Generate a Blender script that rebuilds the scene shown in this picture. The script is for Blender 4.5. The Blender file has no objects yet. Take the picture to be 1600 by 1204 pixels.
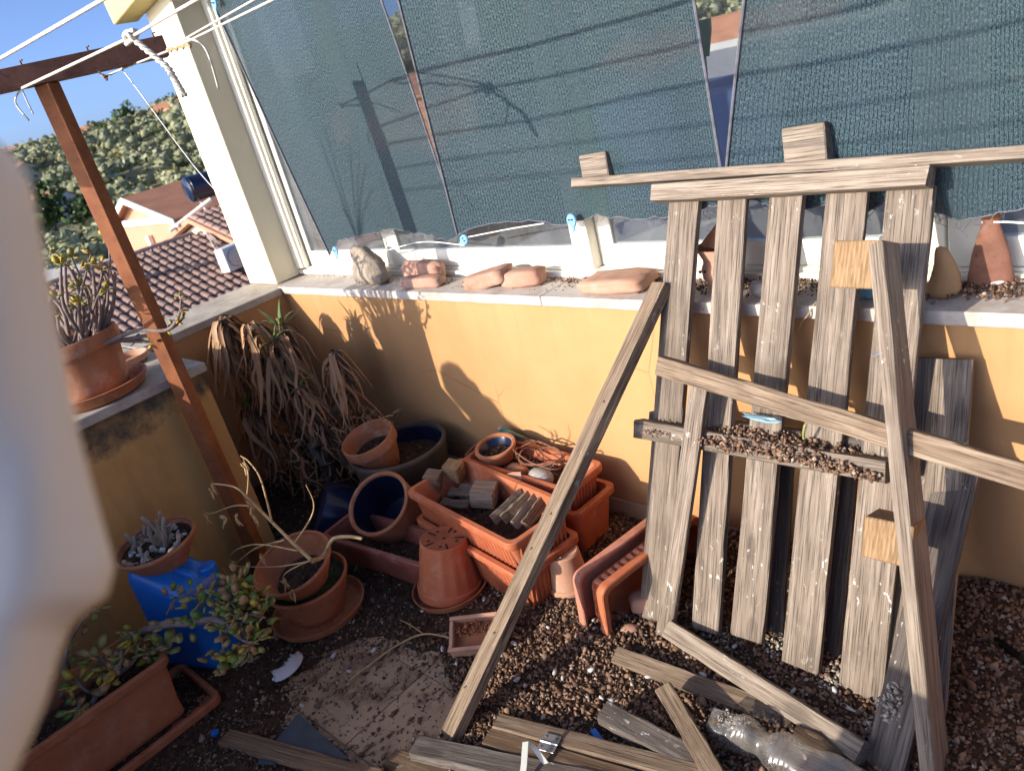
import bpy, bmesh, math, random
import numpy as np
from mathutils import Vector, Matrix, Euler, noise
random.seed(7); rng=np.random.default_rng(7)
SC=bpy.context.scene; COL=SC.collection
PI=math.pi

# ------------------------------------------------------------------ camera
F=1206.0; CX,CY=800.0,602.0
def _d(px,py):
    return Vector((px-CX,-(py-CY),-F)).normalized()
_z=-_d(1540,3400); _x=-_d(-460,415); _x=(_x-_z*_x.dot(_z)).normalized(); _y=_z.cross(_x)
R=Matrix((_x,_y,_z))                       # camera -> world
CAM=Vector((3.445,-1.8,1.61))
cd=bpy.data.cameras.new('camera'); cam=bpy.data.objects.new('camera',cd); COL.objects.link(cam)
cam.matrix_world=Matrix.Translation(CAM)@R.to_4x4()
cd.sensor_width=36; cd.lens=F/1600*36; cd.clip_start=.02; cd.clip_end=6000
cd.dof.use_dof=True; cd.dof.focus_distance=2.3; cd.dof.aperture_fstop=4.6
SC.camera=cam
def ray(px,py): return R@_d(px,py)
def onz(px,py,z): r=ray(px,py); return CAM+r*((z-CAM.z)/r.z)
def ony(px,py,y): r=ray(px,py); return CAM+r*((y-CAM.y)/r.y)
def onx(px,py,x): r=ray(px,py); return CAM+r*((x-CAM.x)/r.x)
def onpl(px,py,p,n): r=ray(px,py); return CAM+r*((Vector(p)-CAM).dot(n)/r.dot(n))
def atd(px,py,d): return CAM+ray(px,py)*d
def proj(P):
    v=R.transposed()@(Vector(P)-CAM); return CX+F*v.x/-v.z, CY-F*v.y/-v.z
RIGHT=R@Vector((1,0,0)); UP=R@Vector((0,1,0))
def view_axis(P,ang,ix,iy):
    """axis base->rim of a pot whose rim faces the viewer at `ang` degrees off the line of sight, base lying towards (ix,iy) in the picture"""
    v=(CAM-P).normalized(); lat=(RIGHT*ix-UP*iy); lat=(lat-v*lat.dot(v)).normalized()
    a=math.radians(ang); return (v*math.cos(a)-lat*math.sin(a)).normalized()

# ------------------------------------------------------------------ world, sun, exposure
SUN=Vector((.315,1,-.378)).normalized()    # direction the light travels
w=bpy.data.worlds.new('World'); SC.world=w; w.use_nodes=True
nt=w.node_tree; nt.nodes.clear()
sky=nt.nodes.new('ShaderNodeTexSky'); sky.sky_type='NISHITA'; sky.sun_disc=False
sky.sun_elevation=math.asin(-SUN.z); sky.sun_rotation=math.atan2(-SUN.x,-SUN.y)
sky.altitude=0; sky.air_density=.35; sky.dust_density=1.9; sky.ozone_density=4.0
bg=nt.nodes.new('ShaderNodeBackground'); bg.inputs[1].default_value=.15
ow=nt.nodes.new('ShaderNodeOutputWorld'); nt.links.new(sky.outputs[0],bg.inputs[0]); nt.links.new(bg.outputs[0],ow.inputs[0])
sl=bpy.data.lights.new('sun','SUN'); sl.energy=3.0; sl.angle=math.radians(.53); sl.color=(1,.91,.77)
so=bpy.data.objects.new('sun',sl); COL.objects.link(so); so.rotation_euler=SUN.to_track_quat('-Z','Y').to_euler()
so.location=(0,-6,6)
vs=SC.view_settings; vs.view_transform='Standard'; vs.look='None'; vs.exposure=1.15; vs.gamma=1; vs.use_curve_mapping=False
SC.render.engine='CYCLES'
cy=SC.cycles; cy.max_bounces=8; cy.diffuse_bounces=4; cy.glossy_bounces=3; cy.transmission_bounces=6; cy.transparent_max_bounces=14
cy.caustics_reflective=False; cy.caustics_refractive=False
try: cy.use_denoising=True; cy.denoiser='OPENIMAGEDENOISE'
except Exception: pass

# ------------------------------------------------------------------ material helper
class Mt:
    def __init__(s,name):
        s.m=bpy.data.materials.new(name); s.m.use_nodes=True; s.t=s.m.node_tree; s.t.nodes.clear()
        s.out=s.n('ShaderNodeOutputMaterial'); s.tc=s.n('ShaderNodeTexCoord'); s.b=None
    def n(s,t): return s.t.nodes.new(t)
    def l(s,a,b): s.t.links.new(a,b)
    def set(s,sock,v):
        if hasattr(v,'is_output') : s.l(v,sock)
        elif isinstance(v,tuple) and len(v)==3 and sock.type=='RGBA': sock.default_value=(*v,1)
        else: sock.default_value=v
    def co(s,kind='Object',scale=(1,1,1),rot=(0,0,0),rand=False):
        mp=s.n('ShaderNodeMapping'); mp.inputs['Scale'].default_value=scale; mp.inputs['Rotation'].default_value=rot
        s.l(s.tc.outputs[kind],mp.inputs['Vector'])
        if rand:
            oi=s.n('ShaderNodeObjectInfo'); mu=s.n('ShaderNodeMath'); mu.operation='MULTIPLY'; s.l(oi.outputs['Random'],mu.inputs[0]); mu.inputs[1].default_value=37
            cb=s.n('ShaderNodeCombineXYZ'); [s.l(mu.outputs[0],cb.inputs[i]) for i in range(3)]; s.l(cb.outputs[0],mp.inputs['Location'])
        return mp.outputs[0]
    def rnd(s): return s.n('ShaderNodeObjectInfo').outputs['Random']
    def isl(s): return s.n('ShaderNodeNewGeometry').outputs['Random Per Island']
    def noise(s,vec,scale=5,detail=4,rough=.55,dist=0):
        k=s.n('ShaderNodeTexNoise'); s.l(vec,k.inputs['Vector']); k.inputs['Scale'].default_value=scale
        k.inputs['Detail'].default_value=detail; k.inputs['Roughness'].default_value=rough; k.inputs['Distortion'].default_value=dist
        return k.outputs[0]
    def vor(s,vec,scale=5,feat='F1'):
        k=s.n('ShaderNodeTexVoronoi'); k.feature=feat; s.l(vec,k.inputs['Vector']); k.inputs['Scale'].default_value=scale; return k.outputs[0]
    def wave(s,vec,scale=5,dist=0,det=2,dscale=1,axis='X',prof='SIN',typ='BANDS'):
        k=s.n('ShaderNodeTexWave'); k.wave_type=typ; k.wave_profile=prof
        if typ=='BANDS': k.bands_direction=axis
        s.l(vec,k.inputs['Vector']); k.inputs['Scale'].default_value=scale; k.inputs['Distortion'].default_value=dist
        k.inputs['Detail'].default_value=det; k.inputs['Detail Scale'].default_value=dscale; return k.outputs[1]
    def ramp(s,fac,stops):
        k=s.n('ShaderNodeValToRGB'); e=k.color_ramp.elements
        while len(e)<len(stops): e.new(.5)
        for q,(p,c) in zip(e,stops):
            q.position=p; q.color=(*c,1) if isinstance(c,tuple) else (c,c,c,1)
        s.l(fac,k.inputs[0]); return k.outputs[0]
    def mix(s,fac,a,b,blend='MIX'):
        k=s.n('ShaderNodeMix'); k.data_type='RGBA'; k.blend_type=blend
        s.set(k.inputs[0],fac); s.set(k.inputs[6],a); s.set(k.inputs[7],b); return k.outputs[2]
    def math(s,op,a,b=0.0,c=None):
        k=s.n('ShaderNodeMath'); k.operation=op; s.set(k.inputs[0],a); s.set(k.inputs[1],b)
        if c is not None: s.set(k.inputs[2],c)
        return k.outputs[0]
    def sep(s,vec):
        k=s.n('ShaderNodeSeparateXYZ'); s.l(vec,k.inputs[0]); return k.outputs
    def bump(s,h,strength=.3,dist=.005):
        k=s.n('ShaderNodeBump'); s.l(h,k.inputs['Height']); k.inputs['Strength'].default_value=strength; k.inputs['Distance'].default_value=dist; return k.outputs[0]
    def bsdf(s,col,rough=.7,nrm=None,**kw):
        b=s.n('ShaderNodeBsdfPrincipled'); s.set(b.inputs['Base Color'],col); s.set(b.inputs['Roughness'],rough)
        if nrm is not None: s.l(nrm,b.inputs['Normal'])
        for k,v in kw.items(): s.set(b.inputs[k.replace('_',' ')],v)
        s.b=b; return b.outputs[0]
    def done(s,sh): s.l(sh,s.out.inputs[0]); return s.m
    def mixsh(s,fac,a,b):
        k=s.n('ShaderNodeMixShader'); s.set(k.inputs[0],fac); s.l(a,k.inputs[1]); s.l(b,k.inputs[2]); return k.outputs[0]

def simple(name,col,rough=.6,var=.25,scale=8,bump=.2,bd=.004,rand=True,dirt=None,**kw):
    m=Mt(name); v=m.co(rand=rand); n=m.noise(v,scale,6,.6)
    lo=tuple(c*(1-var) for c in col); hi=tuple(min(1,c*(1+var)) for c in col)
    c=m.ramp(n,[(.3,lo),(.7,hi)])
    if dirt:
        d=m.noise(v,dirt[1],8,.7); c=m.mix(m.ramp(d,[(dirt[2],0.),(dirt[2]+.12,1.)]),c,dirt[0])
    nr=m.bump(m.noise(v,scale*6,5,.6),bump,bd) if bump else None
    return m.done(m.bsdf(c,rough,nr,**kw))

def wood(name,lo,mid,hi,white=.0,dark=.35,sp=60):
    m=Mt(name); v=m.co(rand=True)
    vl=m.co(scale=(1.3,30,30),rand=True); vf=m.co(scale=(3.5,210,210),rand=True)
    g=m.noise(vl,2.2,6,.62,.5); f=m.noise(vf,2.0,4,.6)
    c=m.ramp(g,[(.28,lo),(.5,mid),(.72,hi)])
    c=m.mix(m.math('MULTIPLY',m.ramp(f,[(.36,1.),(.50,0.)]),dark+.40),c,tuple(x*.35 for x in lo))
    blot=m.noise(v,5,5,.6); c=m.mix(m.math('MULTIPLY',m.ramp(blot,[(.48,0.),(.75,1.)]),dark),c,tuple(x*.5 for x in lo))
    # knots
    kv=m.co(scale=(3.2,9,9),rand=True); kd=m.vor(kv,1.0); kr=m.ramp(kd,[(.0,1.),(.10,.9),(.16,0.)])
    c=m.mix(m.math('MULTIPLY',kr,.55),c,tuple(x*.45 for x in lo))
    rd=m.rnd(); c=m.mix(m.math('MULTIPLY',rd,.22),c,tuple(x*.55 for x in mid))
    if white>0:
        wn=m.noise(m.co(scale=(.55,1,1),rand=True),sp,3,.7); wm=m.noise(v,4,3,.5)
        fac=m.math('MULTIPLY',m.ramp(wn,[(.62,0.),(.68,1.)]),m.ramp(wm,[(.60-white*.3,0.),(.72-white*.2,1.)]))
        c=m.mix(fac,c,(.62,.60,.55))
    h=m.math('ADD',m.math('MULTIPLY',g,.6),m.math('MULTIPLY',f,.9))
    return m.done(m.bsdf(c,.85,m.bump(h,.55,.004),Specular_IOR_Level=.25))
W_GREY=wood('wood_grey',(.105,.080,.060),(.245,.192,.148),(.38,.31,.245),white=.36,dark=.5)
W_PALE=wood('wood_pale',(.15,.112,.082),(.30,.238,.182),(.42,.345,.272),white=.2,dark=.45)
W_TAN=wood('wood_tan',(.12,.080,.050),(.25,.178,.12),(.36,.275,.195),white=.15,dark=.55)
W_BROWN=wood('wood_brown',(.10,.062,.036),(.18,.115,.07),(.26,.18,.12),white=.1)
W_DARK=wood('wood_dark',(.065,.05,.042),(.13,.105,.09),(.22,.19,.165),white=.35)

def endgrain(name,lo,hi):
    m=Mt(name); v=m.co(rand=True); wv=m.wave(m.co(scale=(1,1,1),rot=(0,0,.06),rand=True),38,2.5,3,1.3,'X','SAW')
    f=m.noise(m.co(scale=(40,4,40),rand=True),4,4,.6)
    c=m.mix(wv,lo,hi); c=m.mix(m.math('MULTIPLY',m.ramp(f,[(.42,1.),(.56,0.)]),.5),c,tuple(x*.4 for x in lo))
    return m.done(m.bsdf(c,.85,m.bump(m.math('ADD',wv,f),.35,.002),Specular_IOR_Level=.2))
W_BLOCK=endgrain('wood_block',(.25,.15,.075),(.37,.24,.13))

def plaster():
    m=Mt('plaster_ochre'); v=m.co()
    n=m.noise(v,2.2,6,.6); c=m.ramp(n,[(.3,(.46,.250,.108)),(.7,(.54,.305,.138))])
    s=m.noise(m.co(scale=(1,1,.25)),9,6,.65); c=m.mix(m.math('MULTIPLY',m.ramp(s,[(.5,0.),(.8,1.)]),.25),c,(.34,.19,.06))
    spk=m.noise(v,60,3,.6); c=m.mix(m.ramp(spk,[(.72,0.),(.76,.5)]),c,(.62,.52,.38))
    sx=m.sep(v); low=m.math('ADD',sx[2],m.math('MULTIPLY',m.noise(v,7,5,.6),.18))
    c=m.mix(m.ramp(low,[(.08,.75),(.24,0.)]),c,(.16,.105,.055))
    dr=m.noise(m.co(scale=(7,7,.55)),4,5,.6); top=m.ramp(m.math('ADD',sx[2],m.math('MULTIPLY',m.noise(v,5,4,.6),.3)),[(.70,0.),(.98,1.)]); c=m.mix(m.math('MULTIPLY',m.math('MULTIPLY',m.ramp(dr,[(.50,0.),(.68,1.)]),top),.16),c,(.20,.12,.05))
    ck=m.vor(m.co(scale=(1,1,.8)),2.3,'DISTANCE_TO_EDGE'); ckm=m.math('MULTIPLY',m.ramp(ck,[(.0,1.),(.006,0.)]),m.ramp(m.noise(v,1.7,2,.5),[(.5,0.),(.6,.6)])); c=m.mix(ckm,c,(.16,.09,.04))
    f=m.noise(v,140,4,.6); return m.done(m.bsdf(c,.9,m.bump(m.math('ADD',f,m.math('MULTIPLY',n,2.)),.25,.004),Specular_IOR_Level=.2))
M_PLASTER=plaster()
def plaster_mould():
    m=Mt('plaster_mouldy'); v=m.co()
    n=m.noise(v,3,6,.6); c=m.ramp(n,[(.3,(.50,.275,.095)),(.7,(.60,.345,.125))])
    sx=m.sep(v); d=m.math('ADD',sx[2],m.math('MULTIPLY',m.noise(v,5,7,.68),.42))
    mk=m.ramp(d,[(.93,0.),(1.02,1.)]); k=m.noise(v,18,5,.6)
    c=m.mix(m.math('MULTIPLY',mk,m.ramp(k,[(.3,.55),(.6,1.)])),c,(.085,.075,.055))
    st=m.noise(m.co(scale=(1,1,.3)),6,5,.6); c=m.mix(m.math('MULTIPLY',m.ramp(st,[(.5,0.),(.75,1.)]),.45),c,(.17,.10,.045))
    return m.done(m.bsdf(c,.92,m.bump(m.noise(v,120,4,.6),.25,.003),Specular_IOR_Level=.15))
M_MOULD=plaster_mould()
def stone(name,a,b,dust):
    m=Mt(name); v=m.co(); n=m.noise(v,6,7,.65); c=m.ramp(n,[(.3,a),(.7,b)])
    d=m.noise(v,11,7,.7); c=m.mix(m.math('MULTIPLY',m.ramp(d,[(.44,0.),(.68,1.)]),.75),c,dust)
    p=m.noise(v,55,3,.6); c=m.mix(m.ramp(p,[(.66,0.),(.74,.8)]),c,(.12,.09,.07))
    return m.done(m.bsdf(c,.7,m.bump(m.math('ADD',m.noise(v,90,4,.6),p),.3,.002)))
M_SILL=stone('sill_marble',(.46,.41,.36),(.58,.53,.47),(.34,.24,.19))
M_CAP=stone('cap_stone',(.34,.30,.25),(.48,.43,.36),(.22,.17,.14))
M_CREAM=simple('cream_paint',(.78,.70,.50),.5,.05,3,.12,.003,rand=False,dirt=((.45,.40,.30),9,.70))
M_FRAME=simple('cream_frame',(.80,.76,.64),.35,.03,3,.04,.001,rand=False,dirt=((.42,.38,.32),14,.70))
M_BEAM=simple('pale_yellow_beam',(.52,.43,.20),.6,.15,5,.2,rand=False,dirt=((.22,.16,.08),16,.6))
M_SKIRT=simple('skirting_tile',(.40,.30,.18),.6,.15,6)
def rust(name,a,b):
    m=Mt(name); v=m.co(); n=m.noise(v,14,7,.65); c=m.ramp(n,[(.3,a),(.55,b),(.75,tuple(x*1.25 for x in b))])
    k=m.noise(v,70,4,.6); c=m.mix(m.ramp(k,[(.6,0.),(.7,.6)]),c,tuple(x*.5 for x in a))
    return m.done(m.bsdf(c,.75,m.bump(k,.4,.0015),Specular_IOR_Level=.3))
M_RUST=rust('rusty_paint',(.17,.055,.022),(.27,.092,.032)); M_RUSTD=rust('rusty_iron',(.13,.055,.035),(.22,.10,.065))
def clay(name,a,b,bloom=.5,rough=.8):
    m=Mt(name); v=m.co(rand=True); n=m.noise(v,7,6,.6); c=m.ramp(n,[(.3,a),(.7,b)])
    d=m.noise(v,16,7,.7); c=m.mix(m.math('MULTIPLY',m.ramp(d,[(.52,0.),(.74,1.)]),bloom),c,(.50,.40,.33))
    e=m.noise(v,9,5,.65); c=m.mix(m.math('MULTIPLY',m.ramp(e,[(.55,0.),(.72,1.)]),.5),c,tuple(x*.38 for x in a))
    r=m.wave(m.co(),60,1.5,2,1,'Z'); h=m.math('ADD',m.noise(v,110,4,.6),m.math('MULTIPLY',r,.35))
    return m.done(m.bsdf(c,rough,m.bump(h,.25,.002),Specular_IOR_Level=.3))
M_CLAY=clay('terracotta',(.32,.12,.055),(.43,.18,.088),.6); M_CLAYD=clay('terracotta_damp',(.31,.105,.05),(.40,.15,.07),.2)
M_CLAYP=clay('terracotta_pale',(.42,.22,.14),(.51,.29,.20),.5)
M_PLAST=clay('terracotta_plastic',(.40,.112,.050),(.48,.15,.068),.36,.5); M_PLASTD=clay('plum_plastic',(.23,.07,.05),(.30,.10,.075),.3,.45)
M_PLASTP=clay('pink_plastic',(.50,.19,.12),(.58,.25,.17),.5,.5)
M_BRICK=clay('old_brick',(.38,.20,.135),(.48,.275,.195),.6,.9)
M_GLAZE=simple('blue_glaze',(.010,.016,.045),.22,.3,5,.05,dirt=((.30,.32,.36),14,.74))
M_BLACKP=simple('black_plastic',(.005,.005,.006),.9,.2,8,.1,Specular_IOR_Level=.1)
M_POTOUT=simple('pot_dark_outside',(.065,.055,.045),.6,.35,9,.2)
M_SOIL=simple('dark_soil',(.075,.047,.032),.95,.5,40,.8,.01,rand=False,Specular_IOR_Level=.1)
def grains(name,stops,rough=.9):
    m=Mt(name); c=m.ramp(m.isl(),stops); n=m.noise(m.co(),220,3,.6)
    c=m.mix(m.math('MULTIPLY',n,.5),c,(.03,.02,.015)); return m.done(m.bsdf(c,rough,m.bump(n,.5,.002),Specular_IOR_Level=.15))
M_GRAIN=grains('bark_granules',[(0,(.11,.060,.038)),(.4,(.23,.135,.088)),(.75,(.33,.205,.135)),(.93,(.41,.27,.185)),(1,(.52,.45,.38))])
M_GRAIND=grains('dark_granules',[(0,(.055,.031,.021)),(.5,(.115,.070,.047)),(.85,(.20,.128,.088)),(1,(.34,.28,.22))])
M_GRAINW=grains('pale_grit',[(0,(.20,.15,.11)),(.4,(.36,.31,.25)),(1,(.60,.56,.48))])
M_TILE=simple('floor_tile',(.37,.25,.155),.6,.15,5,.1,dirt=((.19,.12,.075),9,.50)); M_GROUT=simple('grout',(.30,.20,.125),.9,.2,20)
M_ROPE=simple('white_rope',(.62,.58,.50),.8,.2,60,.3,.001)
M_STRING=simple('white_string',(.70,.68,.64),.7,.1,40,0)
M_STEEL=simple('galvanised_steel',(.36,.37,.38),.4,.2,20,.1,Metallic=.7)
M_BCLIP=simple('blue_clip',(.20,.42,.72),.4,.1,20,0)
M_BLUEP=simple('blue_plastic',(.010,.15,.56),.30,.25,4,.1,dirt=((.03,.10,.16),9,.62))
M_PALEB=simple('pale_blue_plastic',(.20,.32,.38),.5,.2,15,.1)
M_CYAN=simple('cyan_plastic',(.14,.36,.50),.4,.2,15,.1)
M_TEAL=simple('teal_plastic',(.03,.16,.14),.4,.2,10,.05)
M_WHITEB=simple('pale_shard',(.50,.52,.55),.5,.12,10,.1); M_SLATE=simple('slate',(.05,.062,.078),.6,.3,12,.2)
M_FEATH=simple('feather',(.44,.43,.43),.8,.2,30,0); M_WPLAST=simple('white_plastic',(.66,.66,.58),.45,.08,20,0)
M_STONE=simple('grey_stone',(.36,.33,.30),.85,.3,18,.5); M_TANSTONE=simple('tan_stone',(.42,.24,.11),.8,.2,8,.3)
M_DRIFT=wood('driftwood',(.22,.16,.11),(.42,.34,.26),(.55,.48,.40),dark=.35)
def leafm(name,stops,trans=.25,rough=.5,isl=False,wr=.2):
    m=Mt(name); r=m.isl() if isl else m.rnd(); c=m.ramp(r,stops); n=m.noise(m.co(scale=(60,60,12)),3,4,.6)
    c=m.mix(m.math('MULTIPLY',n,wr*2),c,(.03,.02,.012)); return m.done(m.bsdf(c,rough,m.bump(n,.3,.002),Specular_IOR_Level=.3))
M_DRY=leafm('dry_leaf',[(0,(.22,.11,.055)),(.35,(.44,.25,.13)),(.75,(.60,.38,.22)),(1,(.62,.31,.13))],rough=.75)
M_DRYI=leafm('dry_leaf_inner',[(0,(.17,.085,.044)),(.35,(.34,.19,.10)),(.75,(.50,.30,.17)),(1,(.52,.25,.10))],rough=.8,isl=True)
M_ALOE=leafm('aloe_green',[(0,(.10,.17,.06)),(.5,(.19,.25,.08)),(1,(.30,.30,.10))])
M_JADE=leafm('jade_leaf',[(0,(.11,.22,.045)),(.25,(.20,.24,.06)),(.5,(.30,.25,.085)),(.8,(.34,.21,.10)),(1,(.36,.19,.09))],wr=.1)
M_JADEY=leafm('jade_leaf_yellow',[(0,(.28,.28,.04)),(.5,(.45,.38,.05)),(1,(.48,.28,.05))],wr=.1)
M_JSTEM=simple('jade_stem',(.22,.165,.145),.85,.35,30,.5); M_STEM=simple('dry_stem',(.40,.26,.12),.8,.25,30,.3)
M_STEM2=simple('aloe_stem',(.12,.08,.055),.95,.4,30,.6)
M_DEAD=simple('dead_succulent',(.27,.225,.18),.9,.3,25,.5)
M_MOSS=simple('moss',(.022,.040,.014),.9,.4,60,.5)
M_ASPH=simple('grey_roof',(.30,.29,.28),.9,.1,2,.1,rand=False)
M_CLOTH=simple('grey_cloth',(.80,.68,.57),.9,.06,3,.15,.003,rand=False)
M_CASTER=simple('caster_grey',(.25,.26,.25),.8,.1,4,.2)
M_INT=simple('interior_wall',(.40,.38,.34),.8,.08,2,.05,rand=False); M_INTF=simple('interior_floor',(.30,.29,.28),.6,.12,4,.05,rand=False)
M_CURT=simple('green_curtain',(.02,.16,.07),.9,.2,4,.1); M_NAVY=simple('navy_cloth',(.05,.09,.24),.8,.2,4,.1)
def glass():
    m=Mt('window_glass'); t=m.n('ShaderNodeBsdfTransparent'); t.inputs[0].default_value=(.95,.97,.97,1)
    g=m.n('ShaderNodeBsdfGlossy'); g.inputs['Roughness'].default_value=.03
    fr=m.n('ShaderNodeFresnel'); fr.inputs[0].default_value=1.5
    a=m.mixsh(m.math('MULTIPLY',fr.outputs[0],.7),t.outputs[0],g.outputs[0])
    n=m.noise(m.co(),6,6,.65); d=m.bsdf((.50,.53,.56),.9); return m.done(m.mixsh(m.ramp(n,[(.3,.03),(.85,.16)]),a,d))
M_GLASS=glass()
def net():
    m=Mt('shade_net'); v=m.co('UV'); wob=m.noise(v,3,3,.5)
    wl=m.wave(v,1/(.0105*2*PI)*2*PI/ (2*PI) *1.0,0,0,1,'X') if False else None
    sx=m.sep(v)
    jit=m.math('MULTIPLY',m.math('SUBTRACT',m.noise(v,9,3,.6),.5),.010)
    ux=m.math('ADD',sx[0],jit); jy=m.math('MULTIPLY',m.math('SUBTRACT',m.noise(v,14,3,.6),.5),.012); uy=m.math('ADD',sx[1],jy)
    a=m.math('ABSOLUTE',m.math('SINE',m.math('MULTIPLY',ux,PI/.0112)))
    b=m.math('ABSOLUTE',m.math('SINE',m.math('MULTIPLY',m.math('ADD',uy,m.math('MULTIPLY',ux,.35)),PI/.0056)))
    hole=m.math('MULTIPLY',m.ramp(a,[(.10,1.),(.42,0.)]),1.)
    hole2=m.math('MULTIPLY',m.ramp(b,[(.10,1.),(.55,0.)]),.6)
    fine=m.noise(m.co('UV',(1.7,.6,1)),240,2,.65); big=m.noise(m.co('UV',(1,.25,1)),2.2,4,.55)
    hh=m.math('MAXIMUM',hole,hole2)
    alpha=m.math('SUBTRACT',m.math('SUBTRACT',.985,m.math('MULTIPLY',hh,.15)),m.math('MULTIPLY',m.ramp(fine,[(.4,1.),(.6,0.)]),.04))
    c=m.ramp(big,[(.3,(.022,.043,.056)),(.52,(.030,.057,.071)),(.72,(.024,.066,.058))])
    c=m.mix(m.math('MAXIMUM',m.math('MULTIPLY',hole,.85),m.math('MULTIPLY',hole2,.7)),c,(.004,.010,.012)); c=m.mix(m.ramp(fine,[(.48,0.),(.68,.65)]),c,(.125,.170,.19)); c=m.mix(m.ramp(fine,[(.34,.6),(.50,0.)]),c,(.004,.010,.013))
    d=m.bsdf(c,.55,m.bump(m.math('SUBTRACT',m.math('MULTIPLY',fine,.6),hh),.5,.002),Specular_IOR_Level=.15)
    t=m.n('ShaderNodeBsdfTransparent'); return m.done(m.mixsh(alpha,t.outputs[0],d))
M_NET=net(); M_HEM=simple('net_hem',(.13,.13,.15),.8,.25,60,.3)
def bottle():
    m=Mt('clear_plastic'); v=m.co(); n=m.noise(v,25,4,.6)
    t=m.n('ShaderNodeBsdfTransparent'); t.inputs[0].default_value=(.93,.93,.92,1)
    nr=m.bump(n,.35,.004); g=m.n('ShaderNodeBsdfGlossy'); g.inputs['Roughness'].default_value=.22; m.l(nr,g.inputs['Normal'])
    lw=m.n('ShaderNodeLayerWeight'); lw.inputs[0].default_value=.45; m.l(nr,lw.inputs['Normal'])
    a=m.mixsh(m.math('ADD',m.math('MULTIPLY',lw.outputs[1],.5),.07),t.outputs[0],g.outputs[0])
    d=m.bsdf((.50,.47,.43),.6,nr); dn=m.noise(v,9,5,.65); return m.done(m.mixsh(m.ramp(dn,[(.35,.10),(.8,.42)]),a,d))
M_BOTTLE=bottle()
M_RTILE=simple('roof_tile',(.34,.215,.165),.8,.18,12,.3); M_RDECK=simple('roof_deck',(.045,.03,.026),.9,.2,5,.1)
M_SALMON=simple('salmon_wall',(.55,.27,.17),.9,.05,.6,.05,rand=False); M_REDROOF=simple('red_roof',(.36,.16,.085),.85,.18,1.5,.2,rand=False)
M_WALLW=simple('white_wall',(.66,.63,.57),.9,.05,.6,.03,rand=False); M_CREAMW=simple('cream_wall',(.66,.54,.38),.9,.05,.8,.03,rand=False)
M_TRIM=simple('white_trim',(.74,.70,.64),.7,.05,2,0,rand=False); M_TANK=simple('tank_blue_black',(.012,.02,.05),.18,.2,2,0)
M_WIN=simple('dark_pane',(.03,.04,.05),.15,.2,2,0)
def hillm():
    m=Mt('hill_ground'); v=m.co(); n=m.noise(v,.05,6,.6); c=m.ramp(n,[(.3,(.12,.13,.065)),(.5,(.16,.165,.085)),(.7,(.21,.195,.115))]); return m.done(m.bsdf(c,.95))
M_HILL=hillm()
def folm(name,stops):
    m=Mt(name); c=m.ramp(m.isl(),stops); n=m.noise(m.co(),.9,3,.7); c=m.mix(m.ramp(n,[(.35,.4),(.65,0.)]),c,(.02,.026,.012))
    return m.done(m.bsdf(c,.8,Specular_IOR_Level=.15))
M_OLIVE=folm('olive_foliage',[(0,(.23,.245,.13)),(.5,(.34,.35,.20)),(.85,(.42,.425,.27)),(1,(.42,.39,.19))])
M_DKFOL=folm('dark_foliage',[(0,(.05,.085,.03)),(.6,(.085,.13,.045)),(1,(.12,.16,.055))])
M_YELFOL=folm('yellow_foliage',[(0,(.20,.17,.03)),(.6,(.32,.25,.04)),(1,(.40,.20,.04))])
M_TRUNK=simple('tree_trunk',(.10,.075,.055),.9,.3,8,.3)

# ------------------------------------------------------------------ object helpers
WM={}
def link(o): COL.objects.link(o); return o
def thing(name,label,cat,loc=(0,0,0),group=None,kind=None):
    o=bpy.data.objects.new(name,None); o.empty_display_size=.05; link(o); o.location=loc; WM[o]=Matrix.Translation(loc)
    return tag(o,label,cat,group,kind)
def tag(o,label=None,cat=None,group=None,kind=None):
    if label: o['label']=label
    if cat: o['category']=cat
    if group: o['group']=group
    if kind or cat: o['kind']=kind or 'thing'
    return o
def mesh(name,vf,mat,smooth=False):
    me=bpy.data.meshes.new(name); me.from_pydata([tuple(v) for v in vf[0]],[],vf[1]); me.materials.append(mat)
    if smooth:
        me.polygons.foreach_set('use_smooth',[True]*len(me.polygons))
        if smooth=='auto':
            try: me.set_sharp_from_angle(angle=math.radians(40))
            except Exception: pass
    me.update(); return me
def put(name,me,parent=None,mat4=None):
    o=bpy.data.objects.new(name,me); link(o); M=mat4 or Matrix(); 
    if parent is not None:
        o.parent=parent; o.matrix_parent_inverse=WM[parent].inverted()
    o.matrix_basis=M; WM[o]=M; return o
def ob(name,vf,mat,parent=None,mat4=None,smooth=False): return put(name,mesh(name,vf,mat,smooth),parent,mat4)
def frame(o,x,z):
    """matrix with local X along x, local Z close to z, origin o"""
    x=Vector(x).normalized(); z=Vector(z); z=(z-x*z.dot(x)).normalized(); y=z.cross(x)
    return Matrix(((x.x,y.x,z.x,o[0]),(x.y,y.y,z.y,o[1]),(x.z,y.z,z.z,o[2]),(0,0,0,1)))
def cat_(*vfs):
    V=[];Fc=[]
    for v,f in vfs:
        n=len(V); V+=[tuple(p) for p in v]; Fc+=[tuple(i+n for i in q) for q in f]
    return V,Fc
def xf(vf,M): return [M@Vector(p) for p in vf[0]],vf[1]
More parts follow.
